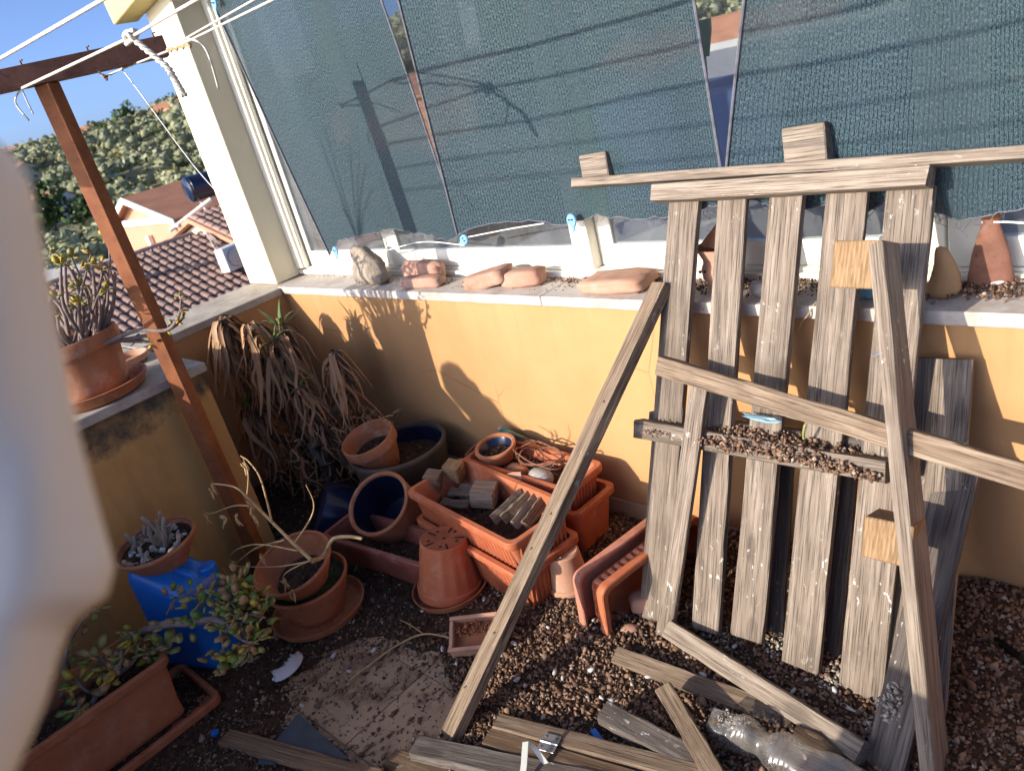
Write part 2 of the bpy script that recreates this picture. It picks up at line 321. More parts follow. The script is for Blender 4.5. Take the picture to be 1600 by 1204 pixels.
def box(x0,x1,y0,y1,z0,z1,b=0):
    if b<=0:
        v=[(x,y,z) for x in(x0,x1) for y in(y0,y1) for z in(z0,z1)]
        return v,[(0,1,3,2),(4,6,7,5),(0,4,5,1),(2,3,7,6),(0,2,6,4),(1,5,7,3)]
    bm=bmesh.new(); r=bmesh.ops.create_cube(bm,size=1)
    for q in bm.verts: q.co=Vector(((x0+x1)/2+q.co.x*(x1-x0),(y0+y1)/2+q.co.y*(y1-y0),(z0+z1)/2+q.co.z*(z1-z0)))
    bmesh.ops.bevel(bm,geom=bm.edges[:],offset=b,segments=2 if b>.006 else 1,affect='EDGES',profile=.5)
    return frombm(bm)
def frombm(bm):
    bm.verts.index_update(); vf=([tuple(v.co) for v in bm.verts],[tuple(v.index for v in f.verts) for f in bm.faces]); bm.free(); return vf
def tube(pts,rad,seg=8,cap=True):
    pts=[Vector(p) for p in pts]; n=len(pts); rr=rad if isinstance(rad,(list,tuple)) else [rad]*n
    V=[];Fc=[]; up=Vector((.13,.21,.97))
    pa=None
    for i,p in enumerate(pts):
        t=(pts[min(i+1,n-1)]-pts[max(i-1,0)]).normalized()
        a=(pa-t*pa.dot(t)) if pa is not None else t.cross(up if abs(t.dot(up))<.95 else Vector((1,0,0)))
        a.normalize(); pa=a; b=t.cross(a)
        for k in range(seg):
            th=2*PI*k/seg; V.append(p+(a*math.cos(th)+b*math.sin(th))*rr[i])
    for i in range(n-1):
        for k in range(seg):
            k2=(k+1)%seg; Fc.append((i*seg+k,i*seg+k2,(i+1)*seg+k2,(i+1)*seg+k))
    if cap: Fc.append(tuple(range(seg))[::-1]); Fc.append(tuple((n-1)*seg+k for k in range(seg)))
    return V,Fc
def smoothpts(ctrl,n=6):
    P=[Vector(c) for c in ctrl]; out=[]
    for i in range(len(P)-1):
        p0=P[max(i-1,0)];p1=P[i];p2=P[i+1];p3=P[min(i+2,len(P)-1)]
        for k in range(n):
            t=k/n; out.append(.5*((2*p1)+(p2-p0)*t+(2*p0-5*p1+4*p2-p3)*t*t+(3*p1-p0-3*p2+p3)*t**3))
    out.append(P[-1]); return out
def lathe(prof,seg=40,cap=True):
    """prof: (r,z) list; closed loops of outer+inner wall"""
    V=[];Fc=[]; n=len(prof)
    for i,(r,z) in enumerate(prof):
        for k in range(seg):
            th=2*PI*k/seg; V.append((r*math.cos(th),r*math.sin(th),z))
    for i in range(n-1):
        for k in range(seg):
            k2=(k+1)%seg; Fc.append((i*seg+k,i*seg+k2,(i+1)*seg+k2,(i+1)*seg+k))
    if cap and prof[0][0]>1e-5: Fc.append(tuple(range(seg))[::-1])
    if cap and prof[-1][0]>1e-5: Fc.append(tuple((n-1)*seg+k for k in range(seg)))
    return V,Fc
def sstep(a,b,x): t=max(0,min(1,(x-a)/(b-a))); return t*t*(3-2*t)
def plankvf(L,w,t,seg=10,j=.0012,ch=.0022,seed=0):
    r=random.Random(seed*7919+13); V=[];Fc=[]; n=seg+1; c=ch
    cs=[(-w/2+c,-t/2),(w/2-c,-t/2),(w/2,-t/2+c),(w/2,t/2-c),(w/2-c,t/2),(-w/2+c,t/2),(-w/2,t/2-c),(-w/2,-t/2+c)]
    wig=[0]*8
    for i in range(n):
        x=-L/2+L*i/seg
        for k,(a,b) in enumerate(cs):
            wig[k]=wig[k]*.5+r.uniform(-j,j)
            e=0
            if i in(0,n-1): e=r.uniform(-.003,.003)
            V.append((x+e,a+wig[k]*(1 if abs(a)>w/2-c*1.01 else .5),b+wig[k]*.5))
    for i in range(seg):
        for k in range(8):
            k2=(k+1)%8; Fc.append((i*8+k,(i+1)*8+k,(i+1)*8+k2,i*8+k2))
    Fc.append(tuple(range(8))); Fc.append(tuple(seg*8+k for k in range(8))[::-1])
    return V,Fc
_ps=[0]
def plank(name,a,b,w,t,nrm,mat,parent=None,seg=10,j=.0012):
    a=Vector(a);b=Vector(b); _ps[0]+=1
    return ob(name,plankvf((b-a).length,w,t,seg,j,min(.0025,t*.12),_ps[0]),mat,parent,frame((a+b)/2,b-a,nrm))
def block(name,c,x,z,dims,mat,parent=None):
    dx,dy,dz=dims; return ob(name,box(-dx/2,dx/2,-dy/2,dy/2,-dz/2,dz/2,.003),mat,parent,frame(c,x,z))
def rock(seed,sx,sy,sz,flat=.0,sub=2,amp=.22,fr=1.6,boxy=0.):
    bm=bmesh.new(); bmesh.ops.create_icosphere(bm,subdivisions=sub,radius=1)
    for v in bm.verts:
        p=v.co.copy(); 
        if boxy>0:
            mx=max(abs(p.x),abs(p.y),abs(p.z)); q=p/mx; p=p.lerp(q,boxy)
        k=1+amp*noise.noise(p*fr+Vector((seed*3.1,seed*1.7,0)))+amp*.4*noise.noise(p*fr*3.7+Vector((seed,0,seed*2.3)))
        v.co=Vector((p.x*sx*k,p.y*sy*k,p.z*sz*k))
    return frombm(bm)
_gv=None
def grainsvf(pts,sizes,seed=0,elong=1.5):
    """many small crumbs as one mesh; pts Nx3, sizes N"""
    g=np.random.default_rng(seed); n=len(pts)
    base=np.array([(1,0,0),(-1,0,0),(0,1,0),(0,-1,0),(0,0,1),(0,0,-1)],float)
    tri=np.array([(0,2,4),(2,1,4),(1,3,4),(3,0,4),(2,0,5),(1,2,5),(3,1,5),(0,3,5)])
    v=np.repeat(base[None],n,0)*(1+g.uniform(-.38,.38,(n,6,1))); v+=g.uniform(-.28,.28,(n,6,3))
    v*=np.stack([g.uniform(1,elong,n),g.uniform(.7,1.1,n),g.uniform(.55,.9,n)],1)[:,None,:]
    q=g.normal(size=(n,4)); q/=np.linalg.norm(q,axis=1)[:,None]; w_,x,y,z=q.T
    Rm=np.stack([1-2*(y*y+z*z),2*(x*y-z*w_),2*(x*z+y*w_),2*(x*y+z*w_),1-2*(x*x+z*z),2*(y*z-x*w_),2*(x*z-y*w_),2*(y*z+x*w_),1-2*(x*x+y*y)],1).reshape(n,3,3)
    v=np.einsum('nij,nkj->nki',Rm,v)*np.asarray(sizes)[:,None,None]*.5+np.asarray(pts)[:,None,:]
    f=(tri[None]+np.arange(n)[:,None,None]*6).reshape(-1,3)
    return v.reshape(-1,3),f
def npobj(name,V,Fc,mat,parent=None):
    me=bpy.data.meshes.new(name); nv=len(V); nf=len(Fc)
    me.vertices.add(nv); me.vertices.foreach_set('co',np.asarray(V,np.float32).ravel())
    k=Fc.shape[1]; me.loops.add(nf*k); me.loops.foreach_set('vertex_index',Fc.astype(np.int32).ravel())
    me.polygons.add(nf); me.polygons.foreach_set('loop_start',np.arange(0,nf*k,k,dtype=np.int32))
    me.materials.append(mat); me.update(calc_edges=True); me.validate(); return put(name,me,parent)
def heap(name,label,cx,cy_,z0,rx,ry,h,n,size,mat,seed,cat='debris',parent=None):
    g=np.random.default_rng(seed); a=g.uniform(0,2*PI,n); r=np.sqrt(g.uniform(0,1,n))
    x=cx+rx*r*np.cos(a); y=cy_+ry*r*np.sin(a); z=z0+h*np.maximum(0,1-r**2)*g.uniform(.3,1,n)+size*.2
    V,Fc=grainsvf(np.stack([x,y,z],1),g.uniform(.6,1.3,n)*size,seed); o=npobj(name,V,Fc,mat,parent); o['kind']='stuff'
    if label: tag(o,label,cat)
    return o

# ------------------------------------------------------------------ SETTING: terrain, far houses, trees
def th(x,y):
    """terrain height under the terrace's hillside"""
    dx=x-3.4; dy=y+1.8; d=math.hypot(dx,dy); a=math.atan2(dy,-dx)     # 0 = west, pi/2 = straight over the wall
    val=-9-9*sstep(25,110,d); top=8+16*sstep(.1,.75,a)-26*sstep(.85,1.25,a)+2*math.sin(a*9+1)
    h=val+(top+18)*sstep(120,430,d)+2.0*noise.noise(Vector((x*.02,y*.02,0)))
    return h
NA,NR=150,56; V=[];Fc=[]
for i in range(NR):
    d=14*(1.095**i)
    for k in range(NA):
        a=math.radians(-50+220*k/(NA-1)); x=3.4-d*math.cos(a); y=-1.8+d*math.sin(a); V.append((x,y,th(x,y)))
for i in range(NR-1):
    for k in range(NA-1): Fc.append((i*NA+k,i*NA+k+1,(i+1)*NA+k+1,(i+1)*NA+k))
tag(ob('hillside',(V,Fc),M_HILL,smooth=True),kind='structure')

def hill_hit(px,py):
    r=ray(px,py); t=20.
    while t<1500:
        p=CAM+r*t
        if p.z<th(p.x,p.y): return p
        t*=1.012
    return None
def crownvf(n,r,seed,core=True,leaf=.28):
    """uneven crown: many leaf clumps spread through a volume"""
    g=np.random.default_rng(seed); lob=[(g.normal(0,.38,3)*np.array([1,1,.6]),g.uniform(.45,.75)) for _ in range(6)]
    V=[];Fc=[]
    for i in range(n):
        c,q=lob[g.integers(6)]; d=g.normal(size=3); d/=np.linalg.norm(d); p=c+d*q*g.uniform(.75,1.05)
        a=g.normal(size=3); a/=np.linalg.norm(a); b=np.cross(a,d); b/=np.linalg.norm(b)+1e-6; s=leaf*g.uniform(.6,1.3)
        k=len(V); V+=[tuple(r*(p+a*s)),tuple(r*(p+b*s*.8)),tuple(r*(p-a*s*.7)),tuple(r*(p-b*s))]; Fc.append((k,k+1,k+2,k+3))
    return V,Fc
# olive wood: one mass
CORE=[]
for k in range(4):
    cv_,cf_=rock(60+k,1,1,1,sub=1,amp=.35); CORE.append(cv_)
CFACE=cf_; CV=[];CF=[];coff=0
hp_=hill_hit(86,345); HD=math.hypot(hp_.x-3.4,hp_.y+1.8)
pro=[np.array(crownvf(85,1,s,leaf=.24)[0]) for s in range(8)]; AV=[];AF=[]; off=0
g=np.random.default_rng(3); cnt=0
while cnt<7900:
    a=math.radians(g.uniform(-38,112)); d=math.sqrt(g.uniform(70**2,520**2)) if g.random()<.8 else g.uniform(60,200)
    x=3.4-d*math.cos(a); y=-1.8+d*math.sin(a)
    if noise.noise(Vector((x*.015,y*.015,4)))<-.75: continue
    q_=proj((x,y,th(x,y)+2)); 
    if 52<q_[0]<128 and 305<q_[1]<385 and d<HD+15: continue
    r=g.uniform(2.5,4.3)*(1 if d<330 else 1.2); z=th(x,y)+r*.75; v=pro[g.integers(8)]
    th_=g.uniform(0,6.28); c,s=math.cos(th_),math.sin(th_); vv=v@np.array([[c,s,0],[-s,c,0],[0,0,.85]])*r+np.array([x,y,z])
    AV.append(vv); AF.append(np.arange(len(v)).reshape(-1,4)+off); off+=len(v); cnt+=1
    cvv=np.array(CORE[cnt%4])*np.array([.62,.62,.48])*r+np.array([x,y,z]); CV.append(cvv); CF.append(np.array(CFACE)+coff); coff+=len(cvv)
o=npobj('olive_wood',np.concatenate(AV),np.concatenate(AF),M_OLIVE); tag(o,'grey green olive wood covering the far hillside','woodland',kind='stuff')
t_=npobj('crown_core',np.concatenate(CV),np.concatenate(CF),M_OLIVE,o); t_['kind']='stuff'
def tree(px,py,hpx,mat,label,group=None,seed=0):
    p=hill_hit(px,py)
    if p is None: return
    dist=(p-CAM).length; H=hpx/F*dist; base=Vector((p.x,p.y,th(p.x,p.y)))
    t=thing('tree',label,'tree',base,group)
    ob('trunk',tube([base-Vector((0,0,.5)),base+Vector((.1*H*.2,0,H*.28)),base+Vector((0,.02*H,H*.6))],[H*.045,H*.035,H*.015],6),M_TRUNK,t)
    v,f=crownvf(420,H*.42,seed,leaf=.17); ob('crown',([(x,y,z*1.0) for x,y,z in v],f),mat,t,Matrix.Translation(base+Vector((0,0,H*.6))))
tl=[(205,205,38,M_DKFOL,'broad dark green tree standing tallest on the hill ridge'),(165,218,26,M_DKFOL,'low dark tree on the ridge just left of the tallest tree'),
 (45,240,22,M_DKFOL,'small dark tree on the ridge at the far left of the skyline'),(75,236,20,M_DKFOL,'rounded dark tree on the ridge second from the left'),
 (118,228,20,M_DKFOL,'dark bushy tree on the skyline left of the pale ridge house'),(250,200,24,M_DKFOL,'dark tree on the ridge beside the cream column'),
 (190,253,14,M_YELFOL,'small yellow leaved tree in the middle of the olive slope'),(272,285,22,M_YELFOL,'yellow green tree on the slope just above the solar tank'),
 (284,196,16,M_YELFOL,'orange leaved tree high on the slope next to the column'),(100,385,75,M_DKFOL,'dense dark tree below the white hillside house, left of the rusty post'),
 (150,372,60,M_DKFOL,'dark green tree right behind the rusty post'),(70,385,60,M_DKFOL,'dark tree nearest the grey cloth below the hillside house'),(205,395,45,M_DKFOL,'green shrubby tree between rusty post and salmon house')]
for i,q in enumerate(tl): tree(*q,seed=20+i)

def house(name,label,p,w,d,h,rot,wall,roof,rh=1.2,ov=.4,wins=True):
    """gabled house: ridge along local x"""
    t=thing(name,label,'house',p); M=Matrix.Translation(p)@Matrix.Rotation(rot,4,'Z')
    body=([(-w/2,-d/2,-4),(w/2,-d/2,-4),(w/2,d/2,-4),(-w/2,d/2,-4),(-w/2,-d/2,h),(w/2,-d/2,h),(w/2,d/2,h),(-w/2,d/2,h),(-w/2,0,h+rh),(w/2,0,h+rh)],
          [(0,1,5,4),(1,2,6,9,5),(2,3,7,6),(3,0,4,8,7)])
    ob('wall',body,wall,t,M)
    k=rh/(d/2); e=d/2+ov
    for s in (-1,1):
        v=[(-w/2-ov,0,h+rh+.06),(w/2+ov,0,h+rh+.06),(w/2+ov,s*e,h-ov*k+.06),(-w/2-ov,s*e,h-ov*k+.06)]; v2=[(a,b,c+.14) for a,b,c in v]
        ob('roof',(v+v2,[(0,1,2,3),(4,5,6,7),(0,1,5,4),(1,2,6,5),(2,3,7,6),(3,0,4,7)]),roof,t,M)
    if wins:
        for s in (-1,1):
            for i in range(max(1,int(w//2.5))):
                x=-w/2+1.4+i*2.5
                if x<w/2-.7: ob('window',box(x-.45,x+.45,s*d/2-.04,s*d/2+.05,h-1.9,h-.7),M_WIN,t,M)
        ob('window',box(w/2-.04,w/2+.05,-.5,.5,h-1.9,h-.7),M_WIN,t,M)
    return t,M
p=hill_hit(86,345); house('hillside_house','white house with a red roof alone on the hillside left of the post',p+Vector((0,0,0)),11,8,5,.5,M_WALLW,M_REDROOF,2.0)
for (px,py,w_,lab,wl) in [(145,222,13,'pale house on the ridge between dark trees',M_WALLW),(275,186,15,'pinkish house on the ridge beside the cream column',M_SALMON),(38,289,9,'small yellow house low on the far left slope',M_CREAMW),(25,244,12,'brown roofed house at the left end of the ridge',M_SALMON),(1150,62,14,'white house on the slope seen between two shade nets',M_WALLW)]:
    q=hill_hit(px,py)
    if q is None: q=atd(px,py+6,420); q.z=th(q.x,q.y)
    house('ridge_house',lab,q,w_,9,5,.4,wl,M_REDROOF,1.8,wins=False)

# salmon gabled house
D=34.0
ap=atd(207,312,D); left=ony(184,349,ap.y); rt=ony(280,341,ap.y); ez=(left.z+rt.z)/2; ax=Vector((1,0,0)); gw=(rt-left).x; 
if gw<0: left,rt=rt,left; gw=-gw
th0=thing('salmon_house','salmon pink gabled house with white trim beyond the tiled roof','house',(left.x,ap.y,ez))
Mh=Matrix.Translation((left.x,ap.y,ez)); gh=ap.z-ez; apx=ap.x-left.x; gw2=gw; print('salmon',gw,gh,apx,left,ap,rt)
ob('wall',([(0,0,-8),(gw2,0,-8),(gw2,9,-8),(0,9,-8),(0,0,0),(gw2,0,0),(gw2,9,0),(0,9,0),(apx,0,gh),(apx,9,gh)],[(0,1,5,8,4),(1,2,6,5),(2,3,7,9,6),(3,0,4,7)]),M_SALMON,th0,Mh)
ob('trim_band',box(-.1,gw2,-.14,-.02,-.12,.12),M_TRIM,th0,Mh)
def slab4(a,b,c,d_,t): v=[a,b,c,d_]; v2=[(q[0],q[1],q[2]+t) for q in v]; return v+v2,[(0,3,2,1),(4,5,6,7),(0,1,5,4),(1,2,6,5),(2,3,7,6),(3,0,4,7)]
ob('roof',slab4((apx,-.35,gh),(gw2+.4,-.35,-.15),(gw2+.4,9.3,-.15),(apx,9.3,gh),.18),M_REDROOF,th0,Mh)
ob('roof',slab4((apx,-.35,gh),(-.5,-.35,-.28),(-.5,9.3,-.28),(apx,9.3,gh),.18),M_REDROOF,th0,Mh)
ob('verge_board',slab4((apx,-.42,gh-.05),(-.55,-.42,-.35),(-.55,-.36,-.35),(apx,-.36,gh-.05),.24),M_TRIM,th0,Mh)
ob('verge_board',slab4((apx,-.42,gh-.05),(gw2+.4,-.42,-.2),(gw2+.4,-.36,-.2),(apx,-.36,gh-.05),.24),M_TRIM,th0,Mh)
wpx=(ony(238,372,ap.y)-left).x; ob('downpipe',box(wpx-.12,wpx+.12,-.2,-.02,-2.2,-.55),M_TRIM,th0,Mh)

# near tiled roof (ridge runs along y, slope falls towards us)
XR=-16.0; ra=onx(212,401,XR); rb=onx(318,361,XR); zr=(ra.z+rb.z)/2; y1=rb.y; pitch=math.radians(19)
t=thing('tiled_house','house with brown barrel tile roof just below the parapet','house',(XR,(ra.y+rb.y)/2,zr-3))
bm=bmesh.new(); tv=[];tf=[]; SEG=6
for i in range(3):
    for k in range(SEG+1):
        a=PI*k/SEG; rr=.088+.010*i/2; tv.append((.37*i/2,-rr*math.cos(a),rr*.72*math.sin(a)))
for i in range(2):
    for k in range(SEG): tf.append((i*(SEG+1)+k,(i+1)*(SEG+1)+k,(i+1)*(SEG+1)+k+1,i*(SEG+1)+k+1))
TM=mesh('roof_tile',(tv,tf),M_RTILE,True)
ncol,nrow=22,13; sp=.205; ca,sa=math.cos(pitch),math.sin(pitch)
ob('roof_deck',([(XR,y1-ncol*sp-6,zr-.02),(XR,y1+.1,zr-.02),(XR+5.2*ca,y1+.1,zr-.02-5.2*sa),(XR+5.2*ca,y1-ncol*sp-6,zr-.02-5.2*sa),(XR-4,y1+.1,zr-1.4),(XR-4,y1-ncol*sp-6,zr-1.4)],[(0,1,2,3),(0,5,4,1)]),M_RDECK,t)
Rt=Matrix.Rotation(pitch-math.radians(3.2),4,'Y')
for r_ in range(nrow):
    for c in range(ncol):
        s=.05+r_*.345
        M=Matrix.Translation((XR+s*ca+random.uniform(-.012,.012),y1-.12-c*sp+random.uniform(-.008,.008),zr-s*sa+.015))@Rt@Matrix.Rotation(random.uniform(-.02,.02),4,'Z')
        put('roof_tile',TM,t,M)
rest=[]
for r_ in range(nrow+1):
    for c in range(ncol,ncol+22):
        s_=.05+r_*.345; rest.append(xf((tv,tf),Matrix.Translation((XR+s_*ca,y1-.12-c*sp,zr-s_*sa+.015))@Rt))
o=ob('roof_tile',cat_(*rest),M_RTILE,t,smooth=True); o['kind']='stuff'
for i in range(30):
    M=Matrix.Translation((XR,y1-.3-i*.30,zr+.03))@Matrix.Rotation(-PI/2,4,'Z'); put('ridge_tile',TM,t,M@Matrix.Scale(1.25,4))
ob('wall',box(XR-3.8,XR+3.8,y1-ncol*sp-5.8,y1,zr-9,zr-1.45),M_CREAMW,t)
pp=onx(203,430,XR+1.2); pp=Vector((XR+1.2,pp.y,zr-1.2*math.tan(pitch)))
tp=onx(190,383,XR+1.2); ob('flue_pipe',tube([pp-Vector((0,0,.1)),Vector((pp.x,pp.y,tp.z))],.11,14),M_STEEL,t)
for k in range(3):
    a=onx(318,362+k*2,XR+.3); b=onx(352-6*k,392+2*k,XR+1.3); ob('cable',tube(smoothpts([a,(a+b)/2+Vector((0,0,.12+.05*k)),b],5),.012,5),M_ROPE,t)
# cream house right behind with its own tiles and the solar tank
YG=y1+.12; apx_=ony(307,341,YG); rv_=ony(362,367,YG); lv_=ony(268,376,YG)
kr=(apx_.z-rv_.z)/(rv_.x-apx_.x) if abs(rv_.x-apx_.x)>1e-4 else .4; kl=(apx_.z-lv_.z)/(apx_.x-lv_.x) if abs(apx_.x-lv_.x)>1e-4 else .4
print('cream',apx_,rv_,lv_,kr,kl)
t2=thing('cream_house','cream gabled house with tiled roof carrying the solar tank','house',(apx_.x,YG,apx_.z-3)); XL=apx_.x-3.6; XX=apx_.x+4.2
kr=min(max(kr,.2),.6); kl=min(max(kl,.2),.6)
ob('wall',([(XL,YG,apx_.z-7),(XX,YG,apx_.z-7),(XX,YG,apx_.z-4.2*kr-.1),(apx_.x,YG,apx_.z-.1),(XL,YG,apx_.z-3.6*kl-.1),(XL,YG+7,apx_.z-7),(XX,YG+7,apx_.z-7),(XX,YG+7,apx_.z-4.2*kr-.1),(apx_.x,YG+7,apx_.z-.1),(XL,YG+7,apx_.z-3.6*kl-.1)],[(0,1,2,3,4),(5,9,8,7,6),(0,4,9,5),(1,6,7,2)]),M_CREAMW,t2)
for kk,xx in ((kr,XX+.2),(kl,XL-.2)):
    ob('roof_deck',slab4((apx_.x,YG-.25,apx_.z-.05),(xx,YG-.25,apx_.z-.05-abs(xx-apx_.x)*kk),(xx,YG+7.2,apx_.z-.05-abs(xx-apx_.x)*kk),(apx_.x,YG+7.2,apx_.z-.05),.12),M_SALMON,t2)
pc=math.atan(kr); Rq=Matrix.Rotation(pc-math.radians(3),4,'Y')
for r_ in range(11):
    for c in range(12):
        s_=.03+r_*.345; put('roof_tile',TM,t2,Matrix.Translation((apx_.x+s_*math.cos(pc),YG-.1+c*sp,apx_.z+.09-s_*math.sin(pc)))@Rq)
XC=apx_.x
ta=ony(291,298,YG+2.2); tb_=onx(334,287,XC-.4)
ts=thing('solar_tank','blue black cylindrical solar water tank on a white frame','water tank',ta-Vector((0,0,.4)))
axv=(Vector((0.15,1,0.0))).normalized(); LT=2.0; r_t=.40
prof=[(0,0),(r_t*.8,0),(r_t,.05),(r_t,.12),(r_t*1.03,.13),(r_t*1.03,.16),(r_t,.17),(r_t,LT-.05),(r_t*.8,LT),(0,LT)]
Mtk=frame(ta,Vector((0,0,1)),axv); ob('tank',lathe(prof,28),M_TANK,ts,Mtk,smooth='auto')
for dy in (.25,1.1):
    c=ta+axv*dy; ob('support_leg',tube([c+Vector((0,0,-.25)),c+Vector((.25,0,-.75))],.03,6),M_TRIM,ts)
c=ony(266,360,YG-.4); d_=ony(330,311,YG+.6); ob('support_rail',tube([c,d_],.06,6),M_TRIM,ts)
c=ony(278,352,YG-.3); ob('joint_cap',rock(1,.07,.07,.07,sub=1),M_TRIM,ts,Matrix.Translation(c))
# air conditioner on the near roof
q=onpl(372,418,(XR,0,zr+.12),Vector((sa,0,ca))); t=thing('air_conditioner','white air conditioning unit on the tiled roof next to the column','air conditioner',q)
ac=frame(q+Vector((0,0,.27)),Vector((-.25,1,0)),Vector((0,0,1))); ob('casing',box(-.36,.36,-.14,.14,-.27,.27,.02),M_TRIM,t,ac)
ob('fan_grille',lathe([(0,0),(.2,0),(.21,.012),(.2,.02),(0,.02)],24),M_STEEL,t,ac@Matrix.Translation((-.08,-.145,0))@Matrix.Rotation(PI/2,4,'X'))
# grey roof left of the post
q=atd(140,425,46); house('grey_roof_house','low house with a dull grey roof left of the rusty post',q-Vector((0,0,2.6)),6,5,2,.35,M_CREAMW,M_ASPH,.9,wins=False)
# beyond the veranda (seen between the nets)
q=ony(1135,100,24); t=thing('flat_roof','pale grey flat roof seen through the window between the nets','roof',(q.x,q.y,q.z-.2))
ob('slab',box(q.x-6,q.x+7,16,33,q.z-3,q.z-.05),M_ASPH,t); ob('kerb',box(q.x-6,q.x+7,33.01,33.3,q.z-3,q.z+.25),M_ASPH,t)
q=ony(1135,66,42); house('red_roof_house','house with a red roof glimpsed between the second and third nets',q-Vector((0,0,2.6)),14,9,2,0,M_SALMON,M_REDROOF,1.7)
q=ony(662,128,30); house('peach_house','peach coloured house glimpsed in the gap between first and second nets',q-Vector((-1.,0,4.2)),10,8,3.6,.2,M_SALMON,M_SALMON,1.0,wins=False)

# ------------------------------------------------------------------ SETTING: floor
fl=thing('floor',None,None,(1.7,-1,0)); fl['kind']='structure'
ob('floor_slab',box(-.05,5.2,-3.4,.0,-.3,-.003),M_GROUT,fl)
TS=.30; TIL=mesh('floor_tile',box(-TS/2+.0016,TS/2-.0016,-TS/2+.0016,TS/2-.0016,-.012,0,.001),M_TILE)
for i in range(17):
    for k in range(9):
        x=.09+i*TS; y=-.17-k*TS
        if x<.64 and y<-.75 : continue
        put('floor_tile',TIL,fl,Matrix.Translation((x,y,random.uniform(-.0008,.0008))))

# soil sheet with bare patches
def soil_h(x,y):
    n=noise.fractal(Vector((x*3.2,y*3.2,1.3)),.8,2.1,4); h=.013+.018*n
    h+= .055*sstep(2.3,3.1,x)*sstep(-.55,.0,y)
    h+= .035*sstep(-.35,-.0,y)*sstep(1.9,2.4,x)+.02*sstep(-.9,-.4,y)*sstep(1.9,2.4,x)
    for (cx,cy_,rx,ry,am) in ((1.74,-1.14,.27,.20,.058),(1.50,-.96,.10,.07,.02),(1.86,-1.0,.10,.09,.03)):
        u=((x-cx)/rx)**2+((y-cy_)/ry)**2
        h-=am*math.exp(-u*1.2)
    return h
NX,NY=200,132; V=[];Fc=[]; xs=np.linspace(0,4.0,NX); ys=np.linspace(-2.4,-.003,NY); H=np.zeros((NX,NY))
for i,x in enumerate(xs):
    for k,y in enumerate(ys):
        H[i,k]=soil_h(x,y)+.004*noise.noise(Vector((x*40,y*40,0))); V.append((x,y,H[i,k]))
for i in range(NX-1):
    for k in range(NY-1):
        if max(H[i,k],H[i+1,k],H[i,k+1],H[i+1,k+1])>-.004: Fc.append((i*NY+k,(i+1)*NY+k,(i+1)*NY+k+1,i*NY+k+1))
tag(ob('soil',(V,Fc),M_SOIL,smooth=True),'dark soil spread over the terrace floor','soil',kind='stuff')
def scatter(n,x0,x1,y0,y1,fn,sz,mat,name,label,seed,elong=1.6):
    g=np.random.default_rng(seed); P=[];S=[]
    while len(P)<n:
        x=g.uniform(x0,x1); y=g.uniform(y0,y1)
        if g.random()>fn(x,y): continue
        h=max(soil_h(x,y),0); s=min(2.2,math.exp(g.normal(-.12,.34)))*sz; P.append((x,y,h+s*.22)); S.append(s)
    V,Fc=grainsvf(np.array(P),S,seed,elong); o=npobj(name,V,Fc,mat); tag(o,label,'debris',kind='stuff'); return o
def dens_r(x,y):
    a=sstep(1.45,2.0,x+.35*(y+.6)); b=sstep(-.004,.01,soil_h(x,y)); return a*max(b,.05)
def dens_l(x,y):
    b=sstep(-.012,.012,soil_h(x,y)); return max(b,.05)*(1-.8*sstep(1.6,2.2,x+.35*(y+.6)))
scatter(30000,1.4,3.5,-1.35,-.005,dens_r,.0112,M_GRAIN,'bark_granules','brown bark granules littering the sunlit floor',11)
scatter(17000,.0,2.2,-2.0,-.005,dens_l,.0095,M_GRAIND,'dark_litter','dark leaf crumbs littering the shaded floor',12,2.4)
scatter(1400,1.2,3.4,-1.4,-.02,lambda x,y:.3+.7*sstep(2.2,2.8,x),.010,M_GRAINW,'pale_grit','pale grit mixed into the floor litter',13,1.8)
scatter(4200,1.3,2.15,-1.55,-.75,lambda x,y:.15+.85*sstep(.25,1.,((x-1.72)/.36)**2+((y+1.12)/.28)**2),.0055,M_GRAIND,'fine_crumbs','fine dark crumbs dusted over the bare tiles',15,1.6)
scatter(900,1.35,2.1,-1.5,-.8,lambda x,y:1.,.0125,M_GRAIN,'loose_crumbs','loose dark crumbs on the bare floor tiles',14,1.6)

# ------------------------------------------------------------------ walls, sill, column, window
t=thing('parapet_wall','yellow ochre plastered wall below the white window sill','wall',(2,0.1,0))
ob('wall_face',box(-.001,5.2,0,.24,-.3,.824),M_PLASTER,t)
for i in range(11): ob('skirting_tile',box(.02+i*.33,.345+i*.33,-.011,-.0005,-.01,.078,.0015),M_SKIRT,t)
xs_=[-.02,1.705,3.12,5.2]
for a,b in zip(xs_[:-1],xs_[1:]): ob('sill_slab',box(a+.0012,b-.0012,-.02,.215,.8255,.860,.003),M_SILL,t)
t=thing('side_parapet','lower side wall with grey stone capping running from the corner','wall',(-.2,-1,0))
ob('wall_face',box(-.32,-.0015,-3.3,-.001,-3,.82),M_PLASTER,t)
for i in range(5): ob('cap_slab',box(-.37,.013,-.752*i-.75+.003 if i else -.745,-.752*i-.003 if i else -.0225,.8205,.857,.003),M_CAP,t)
ob('cap_slab',box(-.37,-.022,-.0215,.26,.8205,.855,.003),M_CAP,t)
t=thing('thick_wall','ochre wall block with mould stains and stone top carrying the potted succulent','wall',(.3,-1.6,0))
ob('wall_face',box(.0,.622,-3.3,-.757,-.3,.82),M_MOULD,t)
for i in range(4): ob('cap_slab',box(.0155,.648,-.745-.62*(i+1)+.003,-.745-.62*i,.8205,.8565,.004),M_CAP,t)
t=thing('corner_column','cream painted square column at the corner of the glazing','column',(-.22,.1,.86))
ob('shaft',box(-.361,-.084,.018,.30,.8575,2.7,.004),M_CREAM,t)
